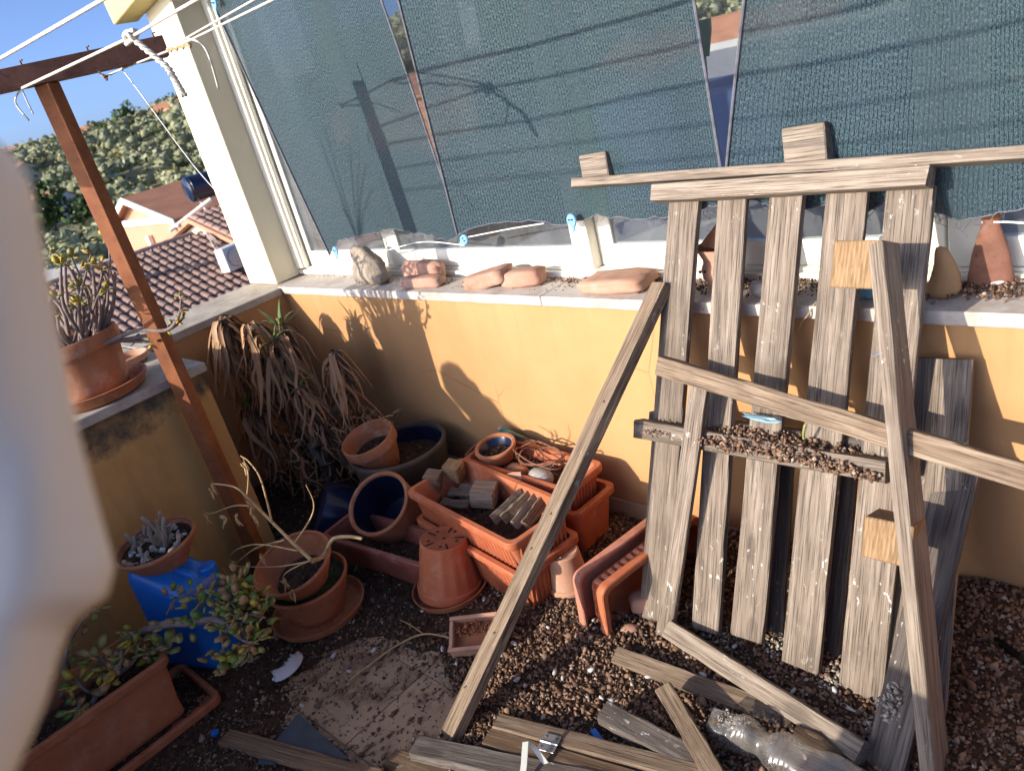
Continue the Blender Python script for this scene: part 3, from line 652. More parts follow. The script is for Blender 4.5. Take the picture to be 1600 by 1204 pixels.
# eave beam
ba=ony(178,40,-.1); bb=ony(211,0,-.1); dirb=(bb-ba).normalized(); M=frame(ba,dirb,Vector((0,0,1)))
tag(ob('eave_beam',xf(box(0,1.6,.0,.118,0,.16,.004),Matrix()),M_BEAM,None,M),'pale yellow timber beam end poking out beside the column top','beam')
# window frame
t=thing('window_wall','cream framed veranda glazing standing on the sill','window',(1.6,.2,.86))
ob('bottom_track',box(-.083,5.2,.158,.235,.8605,.882,.002),M_FRAME,t)
ob('bottom_track',box(-.083,5.2,.176,.230,.8823,.892,.002),M_FRAME,t)
ob('jamb',box(-.083,-.03,.150,.235,.8925,2.4,.003),M_FRAME,t)
ob('jamb_bead',box(-.028,-.012,.165,.185,.8925,2.4,.002),M_FRAME,t)
def sash(x0,x1,y,st=.085,zt=2.3):
    s=put('sash',mesh('sash',box(x0,x0+st,y,y+.03,.8925,zt,.003),M_FRAME),t)
    ob('stile',box(x1-st,x1,y,y+.03,.8925,zt,.003),M_FRAME,s); ob('bottom_rail',box(x0+st+.0005,x1-st-.0005,y+.001,y+.029,.8925,.966,.003),M_FRAME,s)
    ob('glass_pane',box(x0+st-.003,x1-st+.003,y+.012,y+.016,.9665,zt),M_GLASS,s)
m1=ony(598,372,.19).x; m2=ony(893,370,.19).x; m2b=ony(916,350,.19).x; m3=ony(1360,360,.19).x; m4=ony(1534,360,.19).x; m3b=ony(1490,360,.19).x
sash(-.011,m1+.025,.195,.035); sash(m1+.028,m2b,.182,.075); sash(m2b+.03,m3b-.02,.195,.06); sash(m3b-.01,4.6,.182,.085)
ob('mullion_return',box(m2b+.001,m2b+.028,.150,.215,.8925,2.3,.002),M_FRAME,t)
# veranda interior
t=thing('veranda_room','plain veranda room seen dimly behind the nets','room',(2,2,0))
ob('room_floor',box(-.3,5.2,.245,4.2,.38,.42),M_INTF,t); ob('far_parapet',box(-.3,5.2,4.0,4.2,.421,.86),M_INT,t)
ob('ceiling',box(-.4,5.2,.12,4.3,2.42,2.5),M_INT,t); ob('side_wall',box(5.0,5.2,.25,3.99,.421,2.41),M_INT,t)
ob('inner_ledge',box(-.08,4.99,.245,.5,.421,.80),M_INT,t)
def curtain(x0,x1,y,z0,z1,mat,name,label):
    V=[];Fc=[]; n=60
    for i in range(n+1):
        u=i/n; x=x0+(x1-x0)*u; yy=y+.03*math.sin(u*38)+.02*math.sin(u*17+1)
        V+= [(x,yy,z0),(x+.01*math.sin(u*9),yy,z1)]
    for i in range(n): Fc.append((2*i,2*i+2,2*i+3,2*i+1))
    o=ob(name,(V,Fc),mat,smooth=True); sm=o.modifiers.new('s','SOLIDIFY'); sm.thickness=.004; return tag(o,label,'curtain')
q=ony(1130,138,3.2); tag(ob('draped_table',cat_(box(q.x-1,q.x+1.2,2.9,3.5,.421,q.z+.05,.02)),M_NAVY),'navy cloth covered table inside the veranda','table')
a=ony(1100,72,.4); b=ony(1115,255,.4); t=thing('garden_stake','slim green stake with a cup top behind the glass','stake',b)
ob('rod',tube([b,a],.004,6),M_TEAL,t); ob('cup',lathe([(0,0),(.012,0),(.028,.07),(.03,.10),(.026,.10),(.01,.01),(0,.01)],16),M_TEAL,t,Matrix.Translation(a-Vector((0,0,.03))))

# ------------------------------------------------------------------ nets
def netgrid(name,label,corners,bot,top,nu=60,nv=44,amp=.012,yb=.082,yt=.035,seed=0,hem=(0,1)):
    """bot/top: polylines of pixels along lower / upper edge, left to right"""
    def along(P,u):
        L=[0]; 
        for a,b in zip(P[:-1],P[1:]): L.append(L[-1]+math.hypot(b[0]-a[0],b[1]-a[1]))
        s=u*L[-1]
        for i in range(len(P)-1):
            if s<=L[i+1]+1e-9: k=(s-L[i])/(L[i+1]-L[i]); return P[i][0]+(P[i+1][0]-P[i][0])*k,P[i][1]+(P[i+1][1]-P[i][1])*k
        return P[-1]
    B=[ony(*along(bot,i/nu),yb) for i in range(nu+1)]; T=[ony(*along(top,i/nu),yt) for i in range(nu+1)]
    me=bpy.data.meshes.new(name); V=[];UV=[];Fc=[]
    ext=1.28
    for k in range(nv+1):
        v=k/nv
        for i in range(nu+1):
            u=i/nu; p=B[i].lerp(T[i],v*ext); f=amp*(math.sin(u*5+seed)*.7+math.sin(u*13+v*3+seed*2)*.3)*(.4+.6*math.sin(PI*min(1,v*.8+.1)))
            rag=0
            if k==0: rag=.010*noise.noise(Vector((u*24,seed,0)))+.006*noise.noise(Vector((u*70,seed,3)))
            p=p+Vector((0,-f,rag)); V.append(p); UV.append((p.x,p.z))
    for k in range(nv):
        for i in range(nu): Fc.append((k*(nu+1)+i,k*(nu+1)+i+1,(k+1)*(nu+1)+i+1,(k+1)*(nu+1)+i))
    me.from_pydata([tuple(p) for p in V],[],Fc); me.materials.append(M_NET); ul=me.uv_layers.new(name='UVMap')
    # uv follows the cloth: u across, v down
    wid=(B[-1]-B[0]).length; hei=(T[nu//2]-B[nu//2]).length*ext
    for li,lp in enumerate(me.loops):
        vi=lp.vertex_index; k,i=divmod(vi,nu+1); ul.data[li].uv=(i/nu*wid+seed,k/nv*hei)
    me.polygons.foreach_set('use_smooth',[True]*len(me.polygons)); me.update()
    t=thing(name,label,'shade net',B[nu//2]); put('mesh_cloth',me,t)
    for i in ((0,nu) if hem else ()):
        ob('side_hem',tube([V[k*(nu+1)+i]+Vector((0,-.003,0)) for k in range(nv+1)],.0042,6),M_HEM,t)
    ob('bottom_hem',tube([V[i]+Vector((0,-.002,.002)) for i in range(nu+1)],.0016,5),M_HEM,t)
    # frayed threads
    fr=[]
    for j in range(46):
        i=random.randint(1,nu-1); p=V[i]; fr.append(tube([p,p+Vector((random.uniform(-.012,.012),-.003,-random.uniform(.004,.02))),p+Vector((random.uniform(-.02,.02),-.004,-random.uniform(.012,.035)))],.0007,3))
    o=ob('frayed_threads',cat_(*fr),M_HEM,t); o['kind']='stuff'
    return V,nu,nv
netgrid('shade_net','first shade net, bluish, nearest the cream column',None,[(518,398),(531,376),(575,366),(610,358),(660,366),(700,377),(722,366)],[(336,8),(592,-8)],yt=.03,seed=1)
netgrid('shade_net','second shade net, middle one behind the left end of the top pallet board',None,[(716,366),(760,350),(830,345),(880,353),(930,338),(1000,344),(1040,340),(1136,318)],[(624,-6),(1086,-6)],yb=.068,yt=.03,seed=2,amp=.010)
netgrid('shade_net','third shade net, greener one at the right edge behind the upright block',None,[(1130,318),(1180,312),(1225,336),(1290,322),(1345,338),(1380,318),(1440,322),(1500,346),(1560,334),(1640,318)],[(1166,-6),(1640,-10)],yb=.085,yt=.03,seed=3,amp=.016)
# blue clips, strings between them
def clip(px,py,y,label,rz=0):
    p=ony(px,py,y); t=thing('net_clip',label,'clip',p,'blue net clips')
    M=Matrix.Translation(p)@Matrix.Rotation(rz,4,'Y')
    ob('jaw',lathe([(0,0),(.017,0),(.019,.003),(.017,.007),(0,.007)],16),M_BCLIP,t,M@Matrix.Rotation(PI/2,4,'X')@Matrix.Scale(1.15,4,(0,1,0)))
    ob('tail',xf(box(-.007,.007,-.006,.0,-.038,-.012,.002),Matrix()),M_BCLIP,t,M)
    for s in (-1,1): ob('stud',lathe([(0,0),(.003,0),(.003,.003),(0,.003)],8),M_NAVY,t,M@Matrix.Translation((s*.006,-.0085,.004))@Matrix.Rotation(PI/2,4,'X'))
    return p
c1=clip(525,392,.07,'pale blue clip at the bottom corner of the first net',.2); c2=clip(726,374,.06,'blue clip lying tilted where first and second nets meet',1.0); c3=clip(894,344,.045,'blue clip at the middle of the second net’s lower edge'.replace('’s',''),0); c4=clip(336,6,.0,'blue clip at the top corner of the first net by the column',.3)
def cord(name,label,pts,r,mat=M_STRING,n=8,cat='string'): return tag(ob(name,tube(smoothpts(pts,n),r,6),mat,smooth=True),label,cat)
cord('string','thin white string tying the first net clip to the column foot',[ony(482,424,.1),ony(508,408,.085),c1+Vector((0,-.008,-.035))],.0022)
cord('string','white string from the first clip across the frame to the second clip',[c1+Vector((0,-.008,-.036)),ony(600,392,.085),ony(660,378,.07),c2+Vector((0,-.008,-.02))],.0026)
cord('string','white string under the second net between two clips',[c2+Vector((.03,-.005,.01)),ony(800,357,.06),ony(850,349,.055)],.0026)
cord('string','white string tied round the neck of the rusty cone',[ony(1553,347,.1),ony(1580,347,.09),ony(1640,352,.06)],.0026)

# ------------------------------------------------------------------ rusty post, clotheslines
t=thing('clothesline_post','rusty steel post with a crossbar that holds the clotheslines','post',(.69,-.87,0))
ob('post',box(-.0275,.0275,-.0275,.0275,.0,1.862,.004),M_RUST,t,Matrix.Translation((.69,-.87,0))@Matrix.Rotation(math.radians(35),4,'Z'))
def BAR(y,z=1.87,o=0.): return Vector((.69+.315*(y+.87)+o,y,z))
Mbar=frame(BAR(-1.12,1.865),BAR(-.5)-BAR(-1.5),Vector((0,0,1))); LB=(BAR(-.515)-BAR(-1.725)).length/2
ob('crossbar',box(-LB,LB,-.035,.035,-.0025,.003,.001),M_RUSTD,t,Mbar); ob('crossbar_web',box(-LB,LB,-.035,-.028,.0035,.058,.001),M_RUSTD,t,Mbar)
for yy in (-.92,-.74,-.55): q=BAR(yy,1.92,.035); ob('hook',tube([q,q+Vector((0,0,.014)),q+Vector((.008,.004,.014))],.003,5),M_RUSTD,t)
def sag(a,b,s,n=14): return [a.lerp(b,i/n)-Vector((0,0,s*4*(i/n)*(1-i/n))) for i in range(n+1)]
def rope(name,label,pts,r): return tag(ob(name,tube(pts,r,7),M_ROPE,smooth=True),label,'clothesline','clotheslines')
rope('clothesline','upper clothesline crossing the sky at the top left corner',[BAR(-1.15,1.875,.03),onz(0,92,1.87),onz(160,0,1.87),Vector((4.6,-1.13,1.87))],.0040)
rope('clothesline','clothesline out of frame, nearer one of two',[BAR(-1.61,1.875,.03),Vector((4.6,-1.60,1.87))],.0030)
rope('clothesline','clothesline out of frame, farther one of two',[BAR(-1.39,1.875,.03),Vector((4.6,-1.40,1.87))],.0030)
K=BAR(-.945,1.862,.03); b=onz(205,58,1.868); b2=onz(310,-2,1.868); e2=Vector((4.6,-.88,1.87))
cl=thing('clothesline','clothesline with a big knot and twisted tail in front of the column','clothesline',K,'clotheslines')
ob('rope',tube([K,b,b2,e2],.0040,7),M_ROPE,cl,smooth=True)
kb=[b+Vector((.02*math.cos(i*1.3),.012*math.sin(i*1.7),.012*math.cos(i*1.1))) for i in range(14)]; ob('knot',tube(smoothpts(kb,3),.006,6),M_ROPE,cl,smooth=True)
e0=ony(262,105,-.85); e1=ony(288,150,-.85); tw=[];tw2=[]
for i in range(40):
    u=i/39; p=b.lerp(e0,min(1,u*2)) if u<.5 else e0.lerp(e1,u*2-1); an=i*1.1
    tw.append(p+Vector((math.cos(an)*.006,math.sin(an)*.006,0))); tw2.append(p-Vector((math.cos(an)*.006,math.sin(an)*.006,0)))
ob('twisted_tail',cat_(tube(tw,.004,6),tube(tw2,.004,6)),M_ROPE,cl,smooth=True)
K2=K; ob('loose_end',cat_(tube(smoothpts([K2,ony(24,160,-.95),ony(45,188,-.95)],5),.003,5),tube(smoothpts([K2,ony(42,158,-.95),ony(52,178,-.95)],5),.0025,5)),M_ROPE,cl,smooth=True)
# third rope from crossbar
J=BAR(-.735,1.862,.03); kj=ony(163,121,-.66); k2=ony(190,108,-.642); k3=onz(262,80,1.862); e3=onz(432,-3,1.862)
cl=thing('clothesline','clothesline hooked low on the crossbar with a thin string dangling from it','clothesline',J,'clotheslines')
ob('rope',tube([J,kj,k2,k3,e3,Vector((4.6,-.63,1.865))],.0034,6),M_ROPE,cl,smooth=True)
ob('hook',tube(smoothpts([kj+Vector((0,0,.01)),kj+Vector((.01,0,-.01)),kj+Vector((.02,0,.004))],4),.004,5),M_RUSTD,cl)
ob('twin_rope',tube([k3+Vector((0,0,.006)),onz(402,-3,1.875),Vector((4.6,-.66,1.875))],.0028,6),M_ROPE,cl,smooth=True)
ob('dangling_string',tube(smoothpts([k2,ony(215,140,-.74),ony(300,255,-.72),ony(344,305,-.7)],6),.002,5),M_STRING,cl,smooth=True)
ob('rope_end',tube(smoothpts([k3+Vector((.1,0,.02)),ony(318,72,-.72),ony(342,140,-.72)],6),.003,5),M_ROPE,cl,smooth=True)
ob('twisted_wire',tube([k3.lerp(ony(300,70,-.72),i/12)+Vector((0,.004*math.sin(i*2),.004*math.cos(i*2))) for i in range(13)],.004,5),M_STEM,cl)

# ------------------------------------------------------------------ pallet and planks
FN=Vector((0,-1,.43)).normalized()          # out of the slats
def pl(px,py,off=0.): return onpl(px,py,Vector((0,-.44,0))+FN*off,FN)
pal=thing('wooden_pallet','weathered wooden pallet leaning upright against sill and nets','pallet',(2.55,-.44,0))
for (tx,ty,bx,by,wd) in ((1071,312,1021,980,.094),(1146,312,1104,984,.082),(1231,306,1168,996,.088),(1325,300,1252,1040,.094),(1424,292,1344,1096,.100)):
    plank('slat',pl(tx,ty),pl(bx,by),wd,.022,FN,W_GREY,pal,14,.0016)
a=pl(1026,303,.040); b=pl(1455,276,.040); plank('top_rail',a,b,.044,.055,FN,W_PALE,pal,12)
a=pl(998,668,.036); b=pl(1390,736,.036); up=Vector((0,.44,.9))
plank('middle_rail',a,b,.052,.05,FN,W_GREY,pal,12)
plank('back_rail',pl(1020,660,-.04),pl(1440,720,-.04),.07,.05,FN,W_DARK,pal,10)
plank('back_slat',pl(1128,690,-.075),pl(1096,975,-.075),.07,.02,FN,W_DARK,pal); plank('back_slat',pl(1222,690,-.075),pl(1205,985,-.075),.07,.02,FN,W_DARK,pal)
plank('back_slat',pl(1322,690,-.075),pl(1292,1020,-.075),.07,.02,FN,W_DARK,pal)
# runner board with blocks lying along the top
t=thing('runner_board','long pallet board with two upright blocks lying along the pallet top','board',ony(1260,262,.02))
a=pl(906,288,.0); b=pl(1640,240,.0); dr=(b-a).normalized(); SU=Vector((0,.43,1)).normalized(); plank('board',a,b,.088,.026,SU,W_PALE,t,14)
for (px,py,sx,sz) in ((930,264,.100,.084),(1258,231,.105,.098)):
    c=pl(px,py,.04)+Vector((0,.036,0)); block('block',c,Vector((1,0,.03)),Vector((0,.08,1)),(sx,.085,sz),W_PALE,t)
# J: leaning runner with blocks
t=thing('leaning_runner','narrow leaning board with two end grain blocks, right of the pallet middle','board',onz(1460,1204,0))
a=ony(1380,380,-.155); b=onz(1463,1225,.0)
dr=(b-a).normalized(); nr=Vector((0,-1,.4)); sd=dr.cross(nr).normalized()
plank('board',a,b,.030,.10,nr,W_PALE,t,16)
for (px,py,sx,sz) in ((1336,413,.100,.100),(1384,846,.098,.090)):
    k=max(0,min(1,(py-380)/(1225-380))); ya=a.lerp(b,k)
    c=onpl(px,py,ya+Vector((0,-.045,.02)),nr.normalized()); c=c-nr.normalized()*.045
    block('block',c,Vector((1,.02,-.02)),nr,(sx,sz,.09),W_BLOCK,t)
# diagonal board
t=pl(1030,570,.105); b=ony(1640,757,-.33)
tag(plank('diagonal_board',t,b,.052,.028,Vector((0,-1,.5)),W_TAN,None,16,.002),'long tan board lying diagonally across the pallet towards the right','board')
tag(plank('short_board',pl(1094,603,.082),pl(1033,1034,.03)+Vector((0,0,0)),.052,.022,FN,W_GREY,None,12),'short grey board leaning over the left end of the middle rail','board')
a=ony(1034,446,-.055); b=onz(704,1150,.012)
TP=tag(plank('thin_plank',a,b,.060,.034,Vector((-.3,-.9,.75)),W_TAN,None,18,.002),'long thin plank leaning from the sill down to the tiles','plank')
for (u,v_) in ((.27,.010),(.52,.008),(.60,-.006),(.78,.004),(.90,-.010)):
    Mn=WM[TP]@Matrix.Translation(((u-.5)*(b-a).length,v_,.016)); ob('bent_nail',tube([(0,0,-.005),(0,0,.004),(.006,.002,.006)],.0016,5),M_RUSTD,TP,Mn)
a=ony(1473,560,-.035); b=onz(1430,1110,.03); tag(plank('wide_board',a,b,.128,.022,Vector((0,-1,.35)),W_GREY,None,12),'wide short grey board leaning on the wall right of the pallet','board')
a=ony(1502,722,-.13); b=onz(1380,1215,.0); tag(plank('stained_board',a,b,.085,.022,Vector((-.1,-1,.45)),W_DARK,None,12),'bird stained board behind the narrow runner, its foot in the litter','board')
# boards on the floor
def fboard(p0,p1,z0,z1,w_,t_,mat,label,n=(0,0,1),cat='board'):
    return tag(plank('floor_board',onz(*p0,z0),onz(*p1,z1),w_,t_,Vector(n),mat,None,12,.002),label,cat)
a=onz(1050,985,.05); b=onz(1352,1178,.045); 
tag(plank('foot_board',a,b,.05,.062,Vector((-.2,-.6,.8)),W_PALE,None,14),'thick pale board lying slantwise along the pallet foot','board')
fboard((964,1024),(1240,1128),.03,.02,.05,.035,W_TAN,'brown board half buried in bark below the pallet foot',(-.1,-.4,1))
hb=thing('hinged_boards','two brown boards joined by a steel hinge on the floor','boards',onz(858,1160,0))
plank('board',onz(776,1128,.035),onz(1150,1226,.035),.048,.022,Vector((0,0,1)),W_TAN,hb,12); plank('board',onz(762,1153,.030),onz(1050,1240,.030),.052,.022,Vector((0,0,1)),W_BROWN,hb,12)
hc=onz(858,1160,.049); hd=(onz(1090,1210,.035)-onz(776,1128,.035)).normalized()
Mhg=frame(hc,hd,Vector((0,0,1))); 
HG=ob('hinge',tube([(-.024,0,.001),(.024,0,.001)],.003,8),M_STEEL,hb,Mhg)
for s in (-1,1):
    ob('hinge_leaf',box(-.024,.024,.003 if s>0 else -.026,.026 if s>0 else -.003,-.001,.0015,.0006),M_STEEL,HG,Mhg)
    for sx in (-.015,.015): ob('screw',lathe([(0,0),(.004,0),(.0035,.0015),(0,.002)],10),M_RUSTD,HG,Mhg@Matrix.Translation((sx,s*.016,.0016)))
fboard((650,1168),(960,1235),.03,.03,.062,.03,W_DARK,'split grey board in the bottom centre of the floor')
fboard((610,1185),(760,1240),.012,.012,.06,.018,W_BROWN,'rotten brown board under the split grey one',(0,0,1))
fboard((944,1112),(1105,1200),.05,.03,.055,.03,W_DARK,'grey offcut board behind the hinged pair',(-.2,-.2,1))
fboard((1038,1075),(1125,1225),.075,.06,.046,.026,W_TAN,'short tan board crossing over the others beside the bottle',(.2,-.5,1))
fboard((352,1152),(590,1218),.025,.025,.05,.022,W_BROWN,'dark brown board lying at the lower left')
tag(plank('floor_batten',onz(1150,1150,.02),onz(1345,1225,.02),.06,.03,Vector((0,0,1)),W_BROWN,None,8),'brown batten lying behind the plastic bottle','board')
# white plastic strip
p=[onz(815,1230,.045),onz(822,1158,.09),onz(832,1152,.095)]; 
def strip(pts,w_,mat,name,label,cat,nr=Vector((0,-.6,.8))):
    V=[];Fc=[]
    for i,q in enumerate(pts):
        d=(pts[min(i+1,len(pts)-1)]-pts[max(0,i-1)]).normalized(); s=d.cross(nr).normalized()*w_/2; V+=[q-s,q+s+nr*.001]
    for i in range(len(pts)-1): Fc.append((2*i,2*i+1,2*i+3,2*i+2))
    o=ob(name,(V,Fc),mat); sm=o.modifiers.new('t','SOLIDIFY'); sm.thickness=.002; return tag(o,label,cat) if label else o
st=thing('plastic_strip','bent white plastic strip standing by the hinge','strip',p[0])
for q in ([p[0],p[0].lerp(p[1],.5)+Vector((.002,0,0)),p[1]],[p[1],onz(836,1168,.07),onz(856,1195,.04)]):
    V=[];Fc=[]
    for i,c in enumerate(q):
        s=Vector((.72,.66,-.1))*.0075; V+=[c-s,c+s,c+s+Vector((0,-.002,.002)),c-s+Vector((0,-.002,.002))]
    for i in range(len(q)-1):
        for k in range(4): Fc.append((4*i+k,4*i+(k+1)%4,4*i+4+(k+1)%4,4*i+4+k))
    ob('strip_half',(V,Fc),M_WPLAST,st)

# gravel and scraps held by the pallet
c=pl(1250,690,.03)
def ledge_heap(name,label,x0,x1,pxy,n,size,mat,seed,hh=.03):
    g=np.random.default_rng(seed); P=[];S=[]
    a=pl(x0,pxy(x0),.0); b=pl(x1,pxy(x1),.0)
    for i in range(n):
        u=g.uniform(0,1); p=a.lerp(b,u)+Vector((0,-.085+g.uniform(0,.095),0)); k=math.sin(PI*min(1,max(0,u*.9+.08)))**.5
        p.z+=g.uniform(0,1)*hh*k; P.append(tuple(p)); S.append(g.uniform(.6,1.3)*size)
    V,Fc=grainsvf(np.array(P),S,seed,1.5); o=npobj(name,V,Fc,mat); return tag(o,label,'gravel',kind='stuff')
ledge_heap('gravel_shelf','reddish brown gravel heaped on the pallet middle rail',1112,1392,lambda x:672+(x-1112)*.185,1400,.0120,M_GRAIN,31,.035)
ledge_heap('gravel_pile','small pile of bark on the left end of the middle rail',1024,1075,lambda x:655+(x-1024)*.17,160,.008,M_GRAIN,32,.012)
q=pl(1190,664,.045); o=ob('cyan_scrap',xf(rock(5,.055,.012,.006,amp=.5,fr=3),Matrix()),M_PALEB,None,Matrix.Translation(q+Vector((0,0,.02)))); tag(o,'torn pale blue plastic scrap on the gravel of the middle rail','scrap')
q=pl(1237,658,.05); tag(ob('slate_chip',xf(rock(6,.06,.016,.008,amp=.35),Matrix()),M_STONE,None,Matrix.Translation(q+Vector((0,0,.022)))@Matrix.Rotation(.2,4,'Y')),'flat grey stone chip on the gravel of the middle rail','stone')
q=pl(1256,685,.05); tag(ob('green_sprout',tube(smoothpts([q,q+Vector((.003,-.004,.02)),q+Vector((.010,-.004,.045))],4),[.004]*8+[.001],6),M_ALOE),'single green sprout growing in the gravel','sprout')
q=onz(1402,1085,.13); heap('grit_clump','pale grit clump caked on the stained board',q.x,q.y,.09,.04,.05,.07,420,.013,M_GRAINW,33)
for i,(px,py,zz,rx,ry,n) in enumerate(((1230,1000,.02,.06,.09,240),(1310,1060,.02,.05,.08,240),(1365,1150,.02,.05,.04,120),(1145,1000,.02,.05,.05,110))):
    q=onz(px,py,zz); heap('grit_pile',None,q.x,q.y,.02,rx,ry,.035,n,.012,M_GRAINW,40+i); tag(COL.objects[-1] if False else bpy.data.objects[[k for k in bpy.data.objects.keys() if k.startswith('grit_pile')][-1]],'pale bird grit on the floor '+('between third and fourth pallet slats','between fourth and fifth pallet slats','right of the fifth pallet slat','between second and third pallet slats')[i],'debris','bird grit heaps')

# ------------------------------------------------------------------ things on the sill
ZS=.8605
def onsill(px,py,y): p=ony(px,py,y); return p
q=onz(580,444,ZS); t=rock(3,.125,.060,.088,amp=.24,boxy=.2,sub=3); V=[(x*(1-.55*(z/.085+1)/2)+.006*math.sin(z*60)-.02*(z/.085),y*(1-.3*(z/.085+1)/2),z) for x,y,z in t[0]]
V=[(z,y,-x) for x,y,z in V]; tag(ob('driftwood_chunk',(V,t[1]),M_DRIFT,None,Matrix.Translation(Vector((q.x,.062,ZS+.078)))@Matrix.Rotation(-PI/2,4,'Y'),smooth=True),'weathered pointed driftwood chunk at the left of the sill','wood chunk')
def brick(px,py,y,rz,dims,label,rx=0.,dz=0,seed=1,mat=M_BRICK,ry=0.):
    c=onz(px,py,ZS+dz); v,f=rock(seed,dims[0]/2,dims[1]/2,dims[2]/2,sub=3,amp=.13,fr=1.3,boxy=.86)
    return tag(ob('brick_stone',(v,f),mat,None,Matrix.Translation((c.x,c.y if y is None else y,ZS+dz+dims[2]*.48))@Matrix.Rotation(rz,4,'Z')@Matrix.Rotation(rx,4,'X')@Matrix.Rotation(ry,4,'Y'),smooth=True),label,'brick')
brick(668,436,.115,-.03,(.235,.055,.082),'rounded brick piece at the back of a stacked pair, left on the sill',dz=.0,seed=2)
brick(664,446,.045,.12,(.215,.065,.042),'flatter brick piece in front of the left pair on the sill',seed=3)
brick(768,444,.072,.12,(.205,.10,.058),'wedge shaped brick piece in the middle of the sill',seed=4,ry=-.18)
brick(826,442,.085,.10,(.165,.07,.058),'small rounded brick piece touching the wedge shaped one',seed=5,ry=-.08)
brick(962,452,.078,.08,(.235,.135,.045),'large flat rounded brick slab with lime stains on the sill',seed=6,mat=M_CLAYP)
q=onz(1190,462,ZS); tag(ob('grey_stone',rock(8,.032,.03,.026),M_STONE,None,Matrix.Translation((q.x,q.y,ZS+.022)),smooth=True),'grey stone on the sill between second and third slats','stone')
# face planter
q=onz(1135,452,ZS); fp=thing('clay_planter','small clay planter with flared mouth behind the first two slats','planter',Vector((q.x,.08,ZS)))
ob('body',lathe([(0,0),(.042,0),(.046,.012),(.048,.03),(.058,.05),(.060,.07),(.052,.088),(.052,.10),(.068,.135),(.064,.135),(.047,.10),(.047,.085),(.05,.06),(.03,.02),(0,.018)],28),M_CLAYP,fp,Matrix.Translation((q.x,.08,ZS)),smooth='auto')
ob('pointed_lip',([(-.068,-.012,.128),(.05,-.04,.13),(.0,.02,.205),(-.068,-.004,.13),(.05,-.03,.132),(.0,.028,.205)],[(0,1,2),(3,5,4),(0,2,5,3),(1,4,5,2),(0,3,4,1)]),M_CLAY,fp,Matrix.Translation((q.x,.09,ZS)))
for s in (-.012,.004): ob('eye_dot',rock(1,.005,.004,.005,sub=1),M_SOIL,fp,Matrix.Translation((q.x-.03+s,.028,ZS+.072)))
q=onz(1352,470,ZS); tag(ob('blue_scrap',xf(box(-.028,.028,-.012,.012,0,.036,.004),Matrix.Rotation(.2,4,'Z')),M_CYAN,None,Matrix.Translation((q.x,q.y+.02,ZS))),'bright blue plastic piece on the sill behind the fourth slat','scrap')
# tan standing stone
q=onz(1468,466,ZS); prof=[(0,0),(.032,.003),(.036,.02),(.030,.05),(.022,.08),(.016,.105),(.010,.118),(0,.122)]
v,f=lathe(prof,24); v=[(x*1.05+.010*math.sin(z*26),y*.7,z) for x,y,z in v]
tag(ob('standing_stone',(v,f),M_TANSTONE,None,Matrix.Translation((q.x,q.y+.015,ZS)),smooth=True),'tan pear shaped stone standing on the sill right of the pallet','stone')
# rusty cone
q=onz(1556,438,ZS); rc=thing('rusty_cone','flared rusty iron bell shape standing against the right window frame','iron piece',Vector((q.x,.13,ZS)))
v,f=lathe([(0,0),(.050,0),(.047,.03),(.039,.08),(.028,.12),(.018,.152),(.0125,.160),(.0125,.163)],32); v=[(x,y*.45,z) for x,y,z in v]; ob('body',(v,f),M_RUSTD,rc,Matrix.Translation((q.x,.135,ZS)),smooth='auto')
v,f=lathe([(0,.162),(.019,.163),(.020,.172),(.018,.180),(0,.182)],20); v=[(x,y*.6,z) for x,y,z in v]; ob('collar',(v,f),M_RUST,rc,Matrix.Translation((q.x,.135,ZS)),smooth='auto')
# debris on the sill
g=np.random.default_rng(77); P=[];S=[]
def spill(x0,x1,y0,y1,n,h,sz):
    for i in range(n):
        x=g.uniform(x0,x1); y=y0+(y1-y0)*g.beta(2,1.4); P.append((x,y,ZS+sz*.3+h*g.uniform(0,1)*math.sin(PI*(x-x0)/(x1-x0)))); S.append(sz*g.uniform(.6,1.3))
spill(2.05,2.9,.02,.15,900,.012,.009); spill(2.83,3.5,.03,.15,1100,.022,.0095); spill(1.62,2.15,.09,.155,220,.006,.008); spill(.55,1.15,.02,.14,150,.0,.006); spill(1.2,1.8,.02,.15,110,.0,.006); spill(.0,.5,.1,.15,40,0,.005)
V,Fc=grainsvf(np.array(P),S,78,1.5); tag(npobj('sill_litter',V,Fc,M_GRAIN),'brown bark litter strewn along the window sill','debris',kind='stuff')
def feather(p,L,w_,rz,tilt,name='feather'):
    V=[];Fc=[]; n=8
    for i in range(n+1):
        u=i/n; ww=w_*math.sin(PI*min(1,u*.9+.1))**.7; z=.25*L*u*u*.5; V+=[(u*L,-ww,z+.15*ww),(u*L,0,z),(u*L,ww,z+.15*ww)]
    for i in range(n): Fc+=[(3*i,3*i+3,3*i+4,3*i+1),(3*i+1,3*i+4,3*i+5,3*i+2)]
    return (V,Fc),Matrix.Translation(p)@Matrix.Rotation(rz,4,'Z')@Matrix.Rotation(tilt,4,'X')
for (p,L,w_,rz,tl,lab) in ((onz(1548,443,ZS+.02),.028,.005,.3,.5,'pale grey feather on the bark heap at the right end of the sill'),(pl(1362,556,.03),.03,.006,1.2,1.2,'small white feather stuck to the fifth slat'),(onz(1278,1050,.03),.05,.014,-.3,.3,'fluffy white feather by the foot of the fourth slat'),(onz(1290,1085,.03),.085,.006,-.25,.2,'long thin white feather near the foot of the fifth slat'),(onz(1010,1110,.02),.04,.008,.1,.3,'white feather beside the grey offcut board')):
    vf,M=feather(p,L,w_,rz,tl); o=ob('feather',vf,M_FEATH,None,M); o.modifiers.new('s','SOLIDIFY').thickness=.0008; tag(o,lab,'feather')
